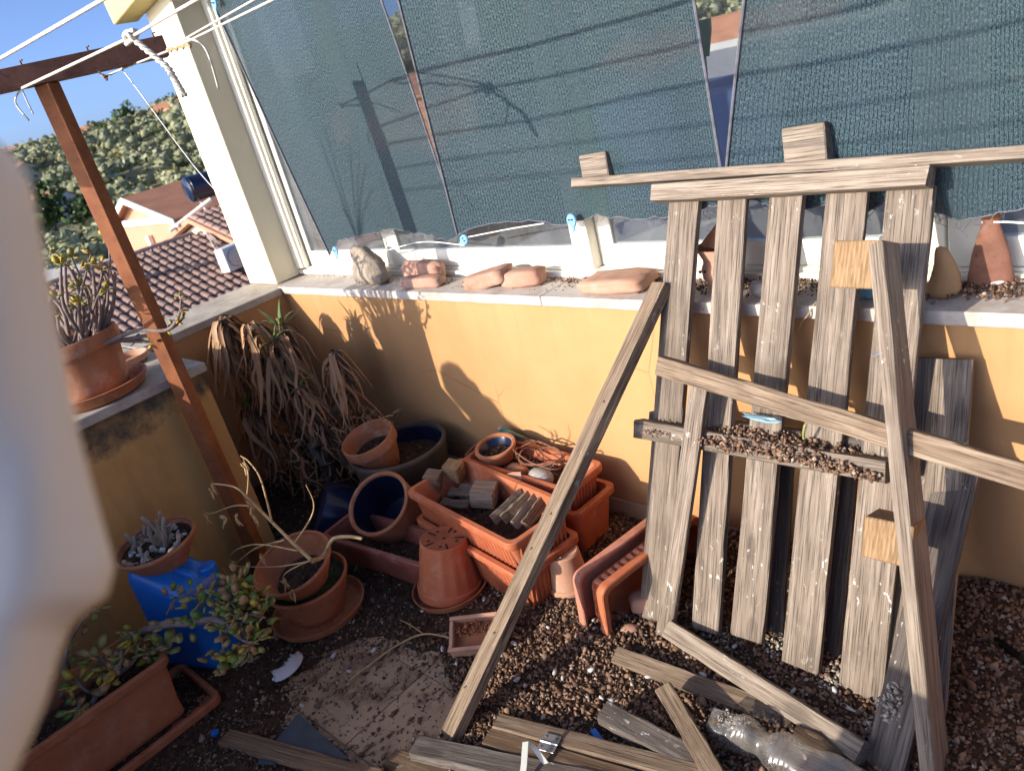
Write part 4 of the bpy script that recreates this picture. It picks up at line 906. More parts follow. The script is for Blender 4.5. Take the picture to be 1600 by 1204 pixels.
cord('knotted_twig','thin knotted stalk hanging over the sill edge between slats',[ony(1276,470,.0),ony(1262,492,-.035),ony(1252,505,-.04),ony(1245,522,-.04)],.0018,M_STEM,6,'stalk')

# ------------------------------------------------------------------ pots
def potprof(rb,rt,h,th=.010,rim=.012,rh=.03,foot=0.):
    """outer up, rim, inner down: rim band proud of the wall"""
    return [(0,0),(rb*.96,0),(rb,.004)]+[(rb+(rt-rim-rb)*k/5,.004+(h-rh-.006)*k/5) for k in range(1,6)]+[(rt-.001,h-rh),(rt,h-rh+.004),(rt,h-.004),(rt-.003,h),(rt-th,h),(rt-th-.003,h-.004),(rt-rim-th,h-rh)]
def pot(name,label,P,axis,rb,rt,h,mat,at='rim',inner=None,rim=.010,rh=.028,soil=None,soilmat=None,cat='pot',ribs=0,group=None,th=.009,spin=0.):
    P=Vector(P); axis=Vector(axis).normalized(); base=P-axis*h if at=='rim' else P
    o_=thing(name,label,cat,base,group); M=frame(base,Vector((1,.2,.1)) if abs(axis.x)<.9 else Vector((0,1,0)),axis)
    # frame() keeps x; make local z exact
    z=axis; x=Vector((1,.2,.1)); x=(x-z*x.dot(z)).normalized(); y=z.cross(x); M=Matrix(((x.x,y.x,z.x,base.x),(x.y,y.y,z.y,base.y),(x.z,y.z,z.z,base.z),(0,0,0,1)))@Matrix.Rotation(spin,4,'Z')
    out=potprof(rb,rt,h,th,rim,rh); SEG_=48
    v,f=lathe(out,SEG_,cap=False)
    if ribs:
        vv=[]
        for i,(x_,y_,z_) in enumerate(v):
            k=i%SEG_; ring=i//SEG_
            if 3<=ring<=7 : s=1-.022*(k%2); x_*=s; y_*=s
            vv.append((x_,y_,z_))
        v=vv
    ob('wall',(v,f),mat,o_,M,smooth='auto')
    ri=rt-rim-th; inn=[(ri+.0005,h-rh)]+[(ri+(rb-th-ri)*k/5,h-rh+(.012-h+rh)*k/5) for k in range(1,6)]+[(0,.011)]
    v,f=lathe(inn,SEG_,cap=False); ob('lining',(v,f),inner or mat,o_,M,smooth='auto')
    if soil is not None:
        k=soil; r=(rb-th)+(ri-rb+th)*max(0,(k*h-.012))/(h-rh-.012); bm=bmesh.new(); bmesh.ops.create_circle(bm,cap_ends=False,segments=4,radius=.01); bm.free()
        V=[];Fc=[]; n=22
        for i in range(n):
            for j in range(n):
                a=(i/(n-1)*2-1); b=(j/(n-1)*2-1)
                rr=math.hypot(a,b); s=max(abs(a),abs(b))/rr if rr>1e-6 else 0
                x_,y_=a*s*r*.99,b*s*r*.99; V.append((x_,y_,k*h+.006*noise.noise(Vector((x_*40,y_*40,rb*30)))))
        for i in range(n-1):
            for j in range(n-1): Fc.append((i*n+j,(i+1)*n+j,(i+1)*n+j+1,i*n+j+1))
        ob('soil',(V,Fc),soilmat or M_SOIL,o_,M,smooth=True)
        g=np.random.default_rng(int(rb*9999)); a=g.uniform(0,6.28,160); q=np.sqrt(g.uniform(0,1,160))*r*.93
        pts=np.stack([q*np.cos(a),q*np.sin(a),np.full(160,k*h+.004)],1); vv,ff=grainsvf(pts,g.uniform(.004,.011,160),3,2.0)
        c=npobj('soil_crumbs',vv,ff,M_GRAIND if soilmat is None else soilmat,None); c.parent=o_; c.matrix_parent_inverse=WM[o_].inverted(); c.matrix_basis=M; c['kind']='stuff'
    return o_,M
Zu=Vector((0,0,1))
big,_=pot('blue_glazed_pot','wide dark pot with blue glazed inside and worn rim by the wall',onz(621,694,.28),Zu,.155,.205,.28,M_POTOUT,inner=M_GLAZE,soil=.72,rim=.004,rh=.02,th=.014)
# worn patches on rim as flaked glaze ring
P=onz(573,682,.36); ax=view_axis(P,60,.52,.85); pot('terracotta_pot','sunlit edged terracotta pot tilted inside the wide blue pot',P,ax,.072,.115,.165,M_CLAY,soil=.55,rim=.009,rh=.045)
P=onz(590,785,.25); ax=view_axis(P,40,.82,.56); pot('glazed_pot','terracotta pot lying with its dark blue glazed mouth facing us',P,ax,.112,.128,.20,M_CLAY,inner=M_GLAZE,rim=.003,rh=.012,th=.013)
P=onz(497,796,.13); ax=view_axis(P,98,-1,-.25); pot('blue_pot','dark blue glazed pot lying on its side behind the glazed mouth',P-ax*.0,ax,.125,.130,.24,M_GLAZE,at='base',inner=M_GLAZE,rim=.003,rh=.012)
# long planters
def planter(name,label,c,rot,L,W,H,mat,taper=.03,rim=.016,ribs=True,cat='planter',M=None,group=None,th=.006,floor=True,parent=None):
    o_=parent or thing(name,label,cat,c,group); M=M or (Matrix.Translation(c)@Matrix.Rotation(rot,4,'Z'))
    def ring(l,w_,z,rd,n=4):
        pts=[]
        for (sx,sy,a0) in ((1,1,0),(-1,1,PI/2),(-1,-1,PI),(1,-1,1.5*PI)):
            for k in range(n+1):
                a=a0+PI/2*k/n; pts.append((sx*(l/2-rd)+rd*math.cos(a),sy*(w_/2-rd)+rd*math.sin(a),z))
        return pts
    rings=[ring(L-2*taper,W-2*taper,0,.02),ring(L-2*taper+.004,W-2*taper+.004,.004,.022)]
    rings+=[ring(L-2*taper*(1-k/4)-2*rim*.4*(k/4)-.004,W-2*taper*(1-k/4)-2*rim*.4*(k/4)-.004,.004+(H-.034)*k/4,.024) for k in range(1,5)]
    rings+=[ring(L+rim*.6,W+rim*.6,H-.028,.028),ring(L+rim,W+rim,H-.022,.03),ring(L+rim,W+rim,H-.003,.03),ring(L+rim-.006,W+rim-.006,H,.028),ring(L-rim-th,W-rim-th,H,.024),ring(L-rim-th-.004,W-rim-th-.004,H-.005,.022)]
    rings+=[ring(L-2*taper-th,W-2*taper-th,.008,.018)]
    n=len(rings[0]); V=[p for r in rings for p in r]; Fc=[]
    for i in range(len(rings)-1):
        for k in range(n): k2=(k+1)%n; Fc.append((i*n+k,i*n+k2,(i+1)*n+k2,(i+1)*n+k))
    Fc.append(tuple(range(n))[::-1]); Fc.append(tuple((len(rings)-1)*n+k for k in range(n)))
    ob('trough',(V,Fc),mat,o_,M,smooth='auto')
    if ribs:
        rb=[]; cnt=int(L/.022)
        for i in range(cnt):
            x=-L/2+.035+i*(L-.07)/(cnt-1)
            for s in (-1,1):
                y0=s*(W/2-taper+.001); y1=s*(W/2-rim*.4-.004)
                rb.append(([(x-.004,y0,.012),(x+.004,y0,.012),(x,y0+s*.005,.012),(x-.004,y1,H-.034),(x+.004,y1,H-.034),(x,y1+s*.005,H-.034)],[(0,2,5,3),(2,1,4,5),(0,1,2),(3,5,4)]))
        cnt=int(W/.022)
        for i in range(cnt):
            y=-W/2+.035+i*(W-.07)/(cnt-1)
            for s in (-1,1):
                x0=s*(L/2-taper+.001); x1=s*(L/2-rim*.4-.004)
                rb.append(([(x0,y-.004,.012),(x0,y+.004,.012),(x0+s*.005,y,.012),(x1,y-.004,H-.034),(x1,y+.004,H-.034),(x1+s*.005,y,H-.034)],[(0,2,5,3),(2,1,4,5),(0,1,2),(3,5,4)]))
        o=ob('rib_pattern',cat_(*rb),mat,o_,M)
    return o_,M
def fill(o_,M,L,W,z,n,seed,mat=M_GRAIND,sz=.01):
    g=np.random.default_rng(seed); V=[];Fc=[]; k=18
    for i in range(k):
        for j in range(k):
            x=(i/(k-1)-.5)*L; y=(j/(k-1)-.5)*W; V.append((x,y,z+.01*noise.noise(Vector((x*14,y*14,seed)))))
    for i in range(k-1):
        for j in range(k-1): Fc.append((i*k+j,(i+1)*k+j,(i+1)*k+j+1,i*k+j+1))
    ob('soil',(V,Fc),M_SOIL,o_,M,smooth=True)
    pts=np.stack([g.uniform(-L/2,L/2,n),g.uniform(-W/2,W/2,n),z+g.uniform(-.002,.008,n)],1); v,f=grainsvf(pts,g.uniform(.5,1.3,n)*sz,seed,2.2)
    c=npobj('soil_crumbs',v,f,mat,None); c.parent=o_; c.matrix_parent_inverse=WM[o_].inverted(); c.matrix_basis=M; c['kind']='stuff'
rA=math.radians(-8); cA=Vector((1.628,-.425,.0))
planter('window_box','lower ribbed orange planter under the box of wood offcuts',cA+Vector((.004,-.004,0)),rA,.60,.25,.185,M_PLAST)
a_,MA=planter('window_box','ribbed orange planter holding wood offcuts',cA+Vector((0,0,.115)),rA,.60,.25,.185,M_PLAST); fill(a_,MA,.54,.19,.10,420,51)
rC=math.radians(-3); cC=Vector((1.605,-.165,0))
planter('window_box','lower planter against the wall under the one with the round pot',cC+Vector((.02,.0,0)),rC,.54,.205,.20,M_PLAST,ribs=False)
c_,MC=planter('window_box','back planter with bark, wire and a small round pot on it',cC+Vector((0,0,.125)),rC,.53,.185,.16,M_PLAST); fill(c_,MC,.47,.13,.115,420,52,M_GRAIN)
def ina(lx,ly,lz): return MA@Vector((lx,ly,lz))
def inc(lx,ly,lz): return MC@Vector((lx,ly,lz))
ZA=.215
for (px,py,z,d,rot,tl,mat,lab) in ((678,750,.275,(.062,.055,.065),.35,.25,W_TAN,'tan wood cube at the left end of the planter of offcuts'),(710,735,.285,(.066,.055,.07),.2,.2,W_BLOCK,'tan wood block standing behind the left cube'),(757,772,.262,(.085,.08,.065),.5,.12,W_PALE,'pale weathered wood block in the middle of the planter of offcuts')):
    tag(block('wood_block',onz(px,py,z),Vector((math.cos(rot),math.sin(rot),-.15)),Vector((-tl,-tl,1)),d,mat),lab,'wood block')
for i in range(4):
    a=onz(770+i*17,812+i*4-(i%2)*4,.255); b=onz(815+i*12,770+i*3,.275)
    tag(plank('wood_sliver',a,b,.035,.014,Vector((.8,-.3,.5)),W_TAN if i%2 else W_PALE,None,8,.003),('leftmost','second from left','third from left','rightmost')[i]+' of the four split wood slivers bundled in the planter','wood piece','wood slivers in the planter')
for i,(px,py,rz) in enumerate(((725,768,.3),(712,784,-.2),(740,762,.9))):
    tag(plank('bark_piece',onz(px-22,py,.235),onz(px+22,py+4,.24),.035,.010,Vector((.1*i,-.2,1)),W_DARK,None,6,.004),('dark bark piece right behind the pale block','dark bark piece nearest the left wood cube','dark bark piece turned crosswise among the offcuts')[i],'bark','bark pieces in the planter')
q=onz(800,752,.27); tag(ob('pot_shard',xf(lathe([(.06,0),(.062,.05),(.066,.05),(.064,0),(.06,0)],40),Matrix()),M_CLAYP,None,frame(q,Vector((1,-.2,0)),Vector((.2,-.3,1)))) if False else plank('pot_shard',onz(785,757,.262),onz(815,750,.275),.06,.008,Vector((.3,-.8,.6)),M_CLAYP,None,6,.004),'curved terracotta shard behind the pale block','shard')
q=onz(780,714,.265); rp,_=pot('round_pot','small round terracotta pot with blue glazed inside on the back planter',Vector((q.x,q.y,.262)),Vector((.05,-.12,1)),.058,.080,.062,M_CLAY,at='base',inner=M_GLAZE,rim=.002,rh=.012,th=.012,soil=.35)
# wire coil and stone in the back planter
ring=[]
for j in range(3):
    ring.append(tube([inc(.04+.10*math.cos(k/20*2*PI+j)*(1+.1*j),.02+.055*math.sin(k/20*2*PI+j),.165+.012*j+.012*math.sin(k*.9+j)) for k in range(21)],.0028,5))
tag(ob('wire_coil',cat_(*ring),M_RUSTD,smooth=True),'loose brown wire coil lying on the back planter','wire')
wl_=[]
for (a,b) in (((-.26,-.07,.168),(-.20,.07,.172)),((-.26,.02,.17),(-.05,-.088,.17))): pass
tag(ob('wire_loop',tube(smoothpts([inc(-.26,-.085,.17),inc(-.275,-.0,.175),inc(-.25,.08,.178),inc(-.12,.098,.175),inc(.02,.095,.172)],6),.0035,6),M_RUSTD,smooth=True),'dark wire bent round the left end of the back planter','wire')
tag(ob('pale_rock',rock(9,.055,.035,.03,boxy=.3),M_STONE,None,Matrix.Translation(inc(.09,-.045,.135)),smooth=True),'pale rock in the back planter next to the leaning plank','rock')
tag(ob('clay_shard',rock(10,.05,.025,.02,boxy=.4),M_CLAY,None,Matrix.Translation(inc(-.04,-.03,.13)),smooth=True),'broken terracotta lump among bark in the back planter','shard')
a=ony(784,671,-.045); b=ony(822,690,-.05); bt=thing('teal_bottle','teal tube shaped handle tilted on the wall behind the planters','handle',b)
ob('shaft',tube([a,a.lerp(b,.2),a.lerp(b,.25),b],[.011,.012,.014,.016],12),M_TEAL,bt,smooth='auto'); ob('cap',tube([a+(a-b).normalized()*.014,a],[.010,.0115],12),M_STONE,bt); ob('ferrule',tube([b,b+(b-a).normalized()*.05],[.013,.012],10),M_STEM,bt)
# sunken long planter on left
PL=Vector((1.20,-.665,.0)); d_=onz(655,880,.15)-onz(500,835,.15); 
pl_,MP=planter('long_trough','plum brown trough half sunk under the glazed pot',Vector((1.235,-.61,-.0)),math.atan2(.05,.53),.54,.17,.15,M_PLASTD,ribs=False); fill(pl_,MP,.48,.11,.09,300,53)
# upside down pots
q=onz(708,935,.02); q=onz(707,925,.0); 
ps=thing('pot_saucer','dark terracotta saucer under the upturned ribbed pot','saucer',(q.x,q.y,0)); ob('dish',lathe([(0,.012),(.118,.012),(.128,.032),(.134,.032),(.125,.010),(.11,.004),(0,.004)],48),M_CLAYD,ps,Matrix.Translation((q.x,q.y,.006)),smooth='auto')
def upturned(name,label,x,y,z,rt,rb,h,mat,ribs,holes,tilt=(0,0)):
    """stands on its mouth: rb mouth radius, rt base radius"""
    o_=thing(name,label,'pot',(x,y,z)); SEG_=60
    prof=[(rb-.008,0),(rb,.001),(rb,.030),(rb-.004,.034)]+[(rb-.007+(rt-rb+.007)*k/6,.034+(h-.038)*k/6) for k in range(0,7)]+[(rt-.006,h),(rt-.012,h-.003),(0,h-.003)]
    v,f=lathe(prof,SEG_); f=[q for q in f if len(q)==4]
    if ribs:
        vv=[]
        for i,(a,b,c) in enumerate(v):
            k=i%SEG_; rg=i//SEG_
            if 5<=rg<=9: s=1-.03*((k//2)%2)*(1 if c<h*.92 else .5); a*=s; b*=s
            vv.append((a,b,c))
        v=vv
    M=Matrix.Translation((x,y,z))@Euler((tilt[0],tilt[1],.3)).to_matrix().to_4x4(); ob('wall',(v,f),mat,o_,M,smooth='auto')
    for k in range(holes):
        a=k*2*PI/max(1,holes-1); r=rt*.62 if k<holes-1 else 0
        ob('drain_hole',lathe([(0,0),(.0062,0),(.0055,.0008),(0,.0008)],12),M_SOIL,o_,M@Matrix.Translation((r*math.cos(a),r*math.sin(a),h-.0028)))
    if ribs:
        for k in range(5):
            a=.4+k*2*PI/5; ob('base_groove',box(rt*.45,rt*.9,-.0035,.0035,-.0005,.0008),M_SOIL,o_,M@Matrix.Rotation(a,4,'Z')@Matrix.Translation((0,0,h-.003)))
    return o_
upturned('ribbed_pot','upturned ribbed orange plastic pot with drain holes on top',q.x,q.y,.02,.082,.112,.20,M_PLAST,True,6,(-.10,.11))
q=onz(893,922,0); o=upturned('small_pot','small upturned pale clay pot right of the leaning plank',q.x,q.y,.01,.056,.073,.15,M_CLAYP,False,1)
q2=[]; 
for i in range(7): q2.append((q.x+random.uniform(-.04,.04),q.y+random.uniform(-.04,.04),.162))
vv,ff=grainsvf(np.array(q2),[.013]*7,4); c=npobj('crumbs',vv,ff,M_GRAIND,o); c['kind']='stuff'
# planter on its side, with tray
xl=Vector((.16,1,0)).normalized(); ME=frame(Vector((2.150,-.330,.112)),xl,Vector((1,-.16,-.12)))
e_,_=planter('tipped_planter','coral planter tipped on its side with its tray still on, left of the pallet',Vector((2.15,-.33,0)),0,.42,.19,.075,M_PLAST,M=ME,taper=.02)
planter('tray','x',None,0,.45,.215,.022,M_PLASTP,M=ME@Matrix.Translation((0,0,-.030)),taper=.006,rim=.008,ribs=False,parent=e_)
sl=[]
for i in range(15): sl.append(box(-.19+i*.027,-.178+i*.027,.079,.0895,.016,.048))
o=ob('rib_slots',cat_(*sl),M_PLASTP,e_,ME)
q=onz(968,930,.035); v,f=rock(12,.05,.032,.028,sub=3,boxy=.6,amp=.12); tag(ob('brick_stone',(v,f),M_BRICK,None,Matrix.Translation(Vector((2.215,-.40,.055)))@Matrix.Rotation(.7,4,'Z'),smooth=True),'dusky brick piece lying inside the tipped planter','brick')
q=onz(985,985,.02); v,f=rock(13,.028,.02,.018,sub=2,boxy=.6); tag(ob('brick_stone',(v,f),M_BRICK,None,Matrix.Translation(q)@Matrix.Rotation(.4,4,'Z'),smooth=True),'small orange brick crumb in front of the tipped planter','brick')
# hollow clay block
q=onz(748,992,.05); cb=thing('clay_block','broken hollow terracotta block with earth inside, under the plank','clay block',(q.x,q.y,0))
Mb=frame(q,(onz(795,985,.05)-onz(705,995,.05)),Vector((.22,-.40,.85)))
for nm,vf in (('front_wall',box(-.085,.085,-.055,-.043,-.05,.04,.002)),('back_wall',box(-.085,.085,.043,.055,-.05,.035,.002)),('side_wall',box(-.085,-.073,-.0428,.0428,-.05,.03,.002)),('side_wall',box(.073,.085,-.0428,.0428,-.05,.03,.002)),('bottom',box(-.0728,.0728,-.0428,.0428,-.03,-.0,.001))): ob(nm,vf,M_CLAYP if nm!='bottom' else M_CLAYD,cb,Mb)
hp=[];
g=np.random.default_rng(5); pts=np.stack([g.uniform(-.065,.065,140),g.uniform(-.0,.04,140),g.uniform(0,.022,140)],1); v,f=grainsvf(pts,g.uniform(.006,.012,140),5); c=npobj('earth',v,f,M_CLAYD,None); c.parent=cb; c.matrix_parent_inverse=WM[cb].inverted(); c.matrix_basis=Mb; c['kind']='stuff'

# bowls with dried plant
q=onz(490,962,.0); sc=Vector((1.175,-.915,0))
o=thing('clay_saucer','wide clay saucer at the bottom of the bowl stack','saucer',sc); ob('dish',lathe([(0,.008),(.145,.008),(.160,.03),(.168,.03),(.158,.006),(.14,0),(0,0)],48),M_CLAYD,o,Matrix.Translation(sc+Vector((0,0,.012))),smooth='auto')
def bowl(name,label,c,axis,rt,rb,h,mat,soil,soilmat=None):
    return pot(name,label,c,axis,rb,rt,h,mat,at='base',rim=.002,rh=.01,th=.009,soil=soil,soilmat=soilmat,cat='bowl')
b2,M2=bowl('clay_bowl','lower terracotta bowl with green moss in the bowl stack',sc+Vector((0,.0,.02)),Vector((.05,-.03,1)),.145,.09,.15,M_CLAYD,.86,M_MOSS)
b1,M1=bowl('clay_bowl','upper tilted terracotta bowl holding a dried branching stem',Vector((1.185,-.925,.150)),Vector((.10,-.22,1)),.140,.08,.115,M_CLAYD,.35)
mo=[]
g=np.random.default_rng(8)
for i in range(260):
    a=g.uniform(0,6.28); r=.13*math.sqrt(g.uniform(0,1)); p=M2@Vector((r*math.cos(a),r*math.sin(a),.125)); mo.append(([p,p+Vector((.004,.002,0)),p+Vector((g.uniform(-.012,.012),g.uniform(-.012,.012),g.uniform(.012,.03)))],[(0,1,2)]))
o=ob('moss_tufts',cat_(*mo),M_MOSS,b2); o['kind']='stuff'
dp=thing('dried_plant','pale dried branching stem sprawling out of the upper bowl','plant',M1@Vector((.02,0,.05)))
yD=-.93
def dpx(px,py,y=yD): return ony(px,py,y)
root=M1@Vector((.03,-.03,.05))
def branch(ctrl,r0,r1,name='stem'):
    pts=smoothpts(ctrl,7); n=len(pts); ob(name,tube(pts,[r0+(r1-r0)*i/(n-1) for i in range(n)],7),M_STEM,dp,smooth=True); return pts
main=branch([dpx(488,876,-.98),dpx(455,845,-.99),dpx(412,802,-1.0),dpx(385,775,-1.02),dpx(365,760,-1.03),dpx(330,755,-1.05)],.0062,.002)
branch([dpx(425,815,-1.0),dpx(408,750,-.98),dpx(390,722,-.97),dpx(376,712,-.97)],.0035,.0015); branch([dpx(386,775,-1.02),dpx(388,740,-1.02),dpx(380,716,-1.02)],.003,.0012)
branch([dpx(390,790,-1.0),dpx(365,790,-1.02),dpx(330,802,-1.04),dpx(318,798,-1.05)],.003,.0012); branch([dpx(460,848,-.99),dpx(485,810,-.95),dpx(490,785,-.94),dpx(478,757,-.94)],.0032,.0012)
branch([dpx(445,843,-1.0),dpx(400,856,-1.03),dpx(370,878,-1.05),dpx(348,886,-1.06)],.0035,.0013); branch([dpx(465,860,-1.0),dpx(405,850,-1.04),dpx(370,858,-1.06),dpx(358,872,-1.06)],.003,.001); branch([dpx(485,876,-.99),dpx(430,885,-1.04),dpx(360,884,-1.07)],.003,.001)
branch([dpx(482,876,-.99),dpx(450,892,-1.03),dpx(442,905,-1.04),dpx(452,920,-1.04)],.0028,.001); branch([dpx(488,876,-.98),dpx(505,868,-.93),dpx(520,842,-.9),dpx(545,838,-.88),dpx(566,841,-.86)],.0075,.005)
for (px,py,y) in ((330,758,-1.05),(380,718,-1.0),(318,800,-1.05),(350,886,-1.06),(358,872,-1.06),(452,920,-1.04),(395,800,-1.01),(372,800,-1.02),(405,868,-1.03),(390,785,-1.0),(440,905,-1.04),(345,806,-1.04)):
    for k in range(2):
        p=dpx(px+random.uniform(-5,5),py+random.uniform(-3,6),y); pts=[p,p+Vector((random.uniform(-.01,.01),random.uniform(-.01,.01),-.02)),p+Vector((random.uniform(-.012,.012),random.uniform(-.01,.01),-.045))]
        ob('withered_leaf',tube(smoothpts(pts,4),[.001,.003,.0045,.003,.004,.0045,.003,.002,.001],5),M_STEM,dp)

# blue jerrycan and bowl with dead succulent
JC=Vector((.955,-1.235,0)); jr=math.radians(22); Mj=Matrix.Translation(JC)@Matrix.Rotation(jr,4,'Z')
jc=thing('blue_jerrycan','blue plastic jerrycan under the bowl of dead succulents','jerrycan',JC)
bm=bmesh.new(); bmesh.ops.create_cube(bm,size=1)
for v in bm.verts:
    v.co=Vector((v.co.x*.265,v.co.y*.20,(v.co.z+.5)*.37)); 
    if v.co.z>.2: v.co.x*=.93; v.co.y*=.88; v.co.z+= -.05*(v.co.x/.13)
bmesh.ops.bevel(bm,geom=bm.edges[:],offset=.045,segments=5,affect='EDGES',profile=.5); ob('tank',frombm(bm),M_BLUEP,jc,Mj,smooth=True)
ob('handle',tube(smoothpts([(.09,0,.30),(.085,0,.335),(.03,0,.352),(-.03,0,.368),(-.07,0,.345)],5),.013,10),M_BLUEP,jc,Mj,smooth=True)
ob('cap',lathe([(0,0),(.03,0),(.03,.02),(.027,.024),(0,.024)],24),M_BLUEP,jc,Mj@Matrix.Translation((.10,.05,.315)))
for zz in (): ob('band',box(-.1285,.1285,-.0965,.0965,zz,zz+.008,.003),M_BLUEP,jc,Mj)
bq=onz(243,842,.455); bl,MB_=bowl('clay_bowl','terracotta bowl of dead grey succulent stubs on the blue jerrycan',Vector((bq.x,bq.y,.355)),Vector((.03,-.05,1)),.135,.075,.10,M_CLAY,.80)
ds=thing('dead_succulent','clump of grey dead succulent stubs filling the bowl','plant',MB_@Vector((0,0,.08)))
for i in range(26):
    a=random.uniform(0,6.28); r=.10*math.sqrt(random.random()); b=MB_@Vector((r*math.cos(a),r*math.sin(a),.075)); L=random.uniform(.03,.075) if i>4 else random.uniform(.09,.13)
    d=Vector((random.uniform(-1.3,1.3),random.uniform(-1.3,1.3),1)).normalized(); 
    if i<=4: b=MB_@Vector((.02+random.uniform(-.03,.03),.02+random.uniform(-.03,.03),.075)); d=Vector((random.uniform(-.3,.3),random.uniform(-.3,.3),1)).normalized()
    pts=smoothpts([b,b+d*L*.5+Vector((random.uniform(-.014,.014),random.uniform(-.014,.014),0)),b+d*L],4); ob('stub',tube(pts,[random.uniform(.0085,.0105)*(1+.22*math.sin(k*2.2))*(1-.05*k) for k in range(len(pts))],7),M_DEAD,ds,smooth=True)
for i in range(46):
    a=random.uniform(0,6.28); r=.10*math.sqrt(random.random()); p=MB_@Vector((r*math.cos(a),r*math.sin(a),.086)); ob('grey_chip',rock(i,random.uniform(.006,.012),random.uniform(.006,.01),.004,sub=1),M_WHITEB,ds,Matrix.Translation(p)@Euler((random.random(),random.random(),random.random()*6)).to_matrix().to_4x4())

# front left planter with jade bush
cF=Vector((1.085,-1.76,.03)); rF=PI/2
tr=thing('long_tray','long clay tray under the front left planter','tray',(cF.x,cF.y,0)); planter('t','x',None,0,.80,.28,.035,M_CLAYD,M=Matrix.Translation((cF.x+.02,cF.y+.02,.012))@Matrix.Rotation(rF,4,'Z'),taper=.008,rim=.012,ribs=False,parent=tr)
f_,MF=planter('clay_planter_box','long terracotta planter box in the lower left corner',cF,rF,.70,.25,.22,M_CLAYD,ribs=False,taper=.022,rim=.012); fill(f_,MF,.60,.17,.165,500,54)
LEAF=[]
for s in range(6):
    bm=bmesh.new(); bmesh.ops.create_icosphere(bm,subdivisions=1,radius=1); r=random.Random(s)
    for v in bm.verts: v.co=Vector((v.co.x*1.0+1.0,v.co.y*(.66+.1*r.random())*(1-.25*abs(v.co.x)),v.co.z*.15+.10*v.co.x*v.co.x*r.choice((-1,1))))
    vf=frombm(bm); LEAF.append((mesh('leaf',vf,M_JADE,True),mesh('leaf',vf,M_JADEY,True)))
def leafat(p,d,size,parent,yellow=False,nm='leaf'):
    m=random.choice(LEAF)[1 if yellow else 0]; x=Vector(d).normalized(); z=Vector((random.uniform(-.5,.5),random.uniform(-.5,.5),1)); M=frame(p,x,z)@Matrix.Scale(size,4); put(nm,m,parent,M)
jb=thing('jade_bush','half bare jade bush spilling out of the front left planter','shrub',MF@Vector((.2,0,.17)))
def jbranch(ctrl,r0,r1,nl,ls,spread=.045,yel=.1,parent=None):
    nl=int(nl*1.7); ls*=1.15 if ls>.019 else 1.4; r0*=.85
    pts=smoothpts(ctrl,6); n=len(pts); ob('branch',tube(pts,[(r0+(r1-r0)*i/(n-1))*(1+.12*math.sin(i*1.9)) for i in range(n)],8),M_JSTEM,parent or jb,smooth=True)
    for i in range(nl):
        k=int((.35+.65*random.random())*(n-1)); p=pts[k]; d=Vector((random.uniform(-1,1),random.uniform(-1,1),random.uniform(-.4,1))); 
        q=p+d.normalized()*spread*random.random(); leafat(q,d,ls*random.uniform(.6,1.15),parent or jb,random.random()<yel)
    return pts
def jp(px,py,z): return onz(px,py,z)
base=MF@Vector((.24,-.02,.17)); y0=-1.40
jbranch([jp(200,1000,.24),jp(245,978,.30),jp(300,972,.31),jp(340,968,.30),jp(370,990,.27)],.016,.009,14,.016,.05)
for (a,b,c,nl) in (((330,970,.30),(370,945,.31),(400,925,.31),30),((340,968,.30),(385,960,.29),(415,965,.27),30),((350,978,.29),(380,1000,.26),(405,1005,.24),26),((330,968,.30),(360,925,.34),(375,908,.34),26),((300,972,.31),(310,945,.34),(330,930,.35),10),((345,985,.28),(350,1020,.22),(345,1040,.18),14),((370,985,.27),(390,1020,.2),(375,1040,.16),12)):
    jbranch([jp(*a),jp(*b),jp(*c)],.006,.003,nl,.0155,.05)
jbranch([jp(120,1140,.18),jp(155,1080,.24),jp(185,1040,.28),jp(190,1010,.30)],.012,.006,10,.02,.04,.3); jbranch([jp(150,1085,.22),jp(130,1075,.26),jp(118,1060,.28)],.006,.004,9,.024,.03,.3)
jbranch([jp(185,1045,.26),jp(165,1035,.29),jp(150,1025,.3)],.006,.004,9,.022,.03,.2); jbranch([jp(105,1150,.2),jp(120,1110,.24),jp(125,1100,.25)],.006,.004,8,.022,.025,.2)
jbranch([jp(205,1010,.26),jp(225,1020,.25),jp(255,1010,.27)],.008,.005,12,.017,.035,.3); jbranch([jp(175,1060,.22),jp(210,1030,.25),jp(215,1000,.3),jp(200,985,.32)],.009,.004,8,.016,.03,.3)
jbranch([jp(110,1000,.28),jp(135,960,.34),jp(150,950,.36)],.006,.004,12,.018,.035,.3); jbranch([jp(230,1035,.22),jp(245,1020,.24),jp(262,1018,.24)],.006,.004,10,.018,.03,.2)
jbranch([jp(95,1090,.2),jp(100,1040,.26),jp(105,1010,.3)],.010,.005,8,.018,.04,.2); jbranch([jp(260,960,.33),jp(275,935,.35),jp(300,925,.36)],.003,.002,8,.012,.03,.2)

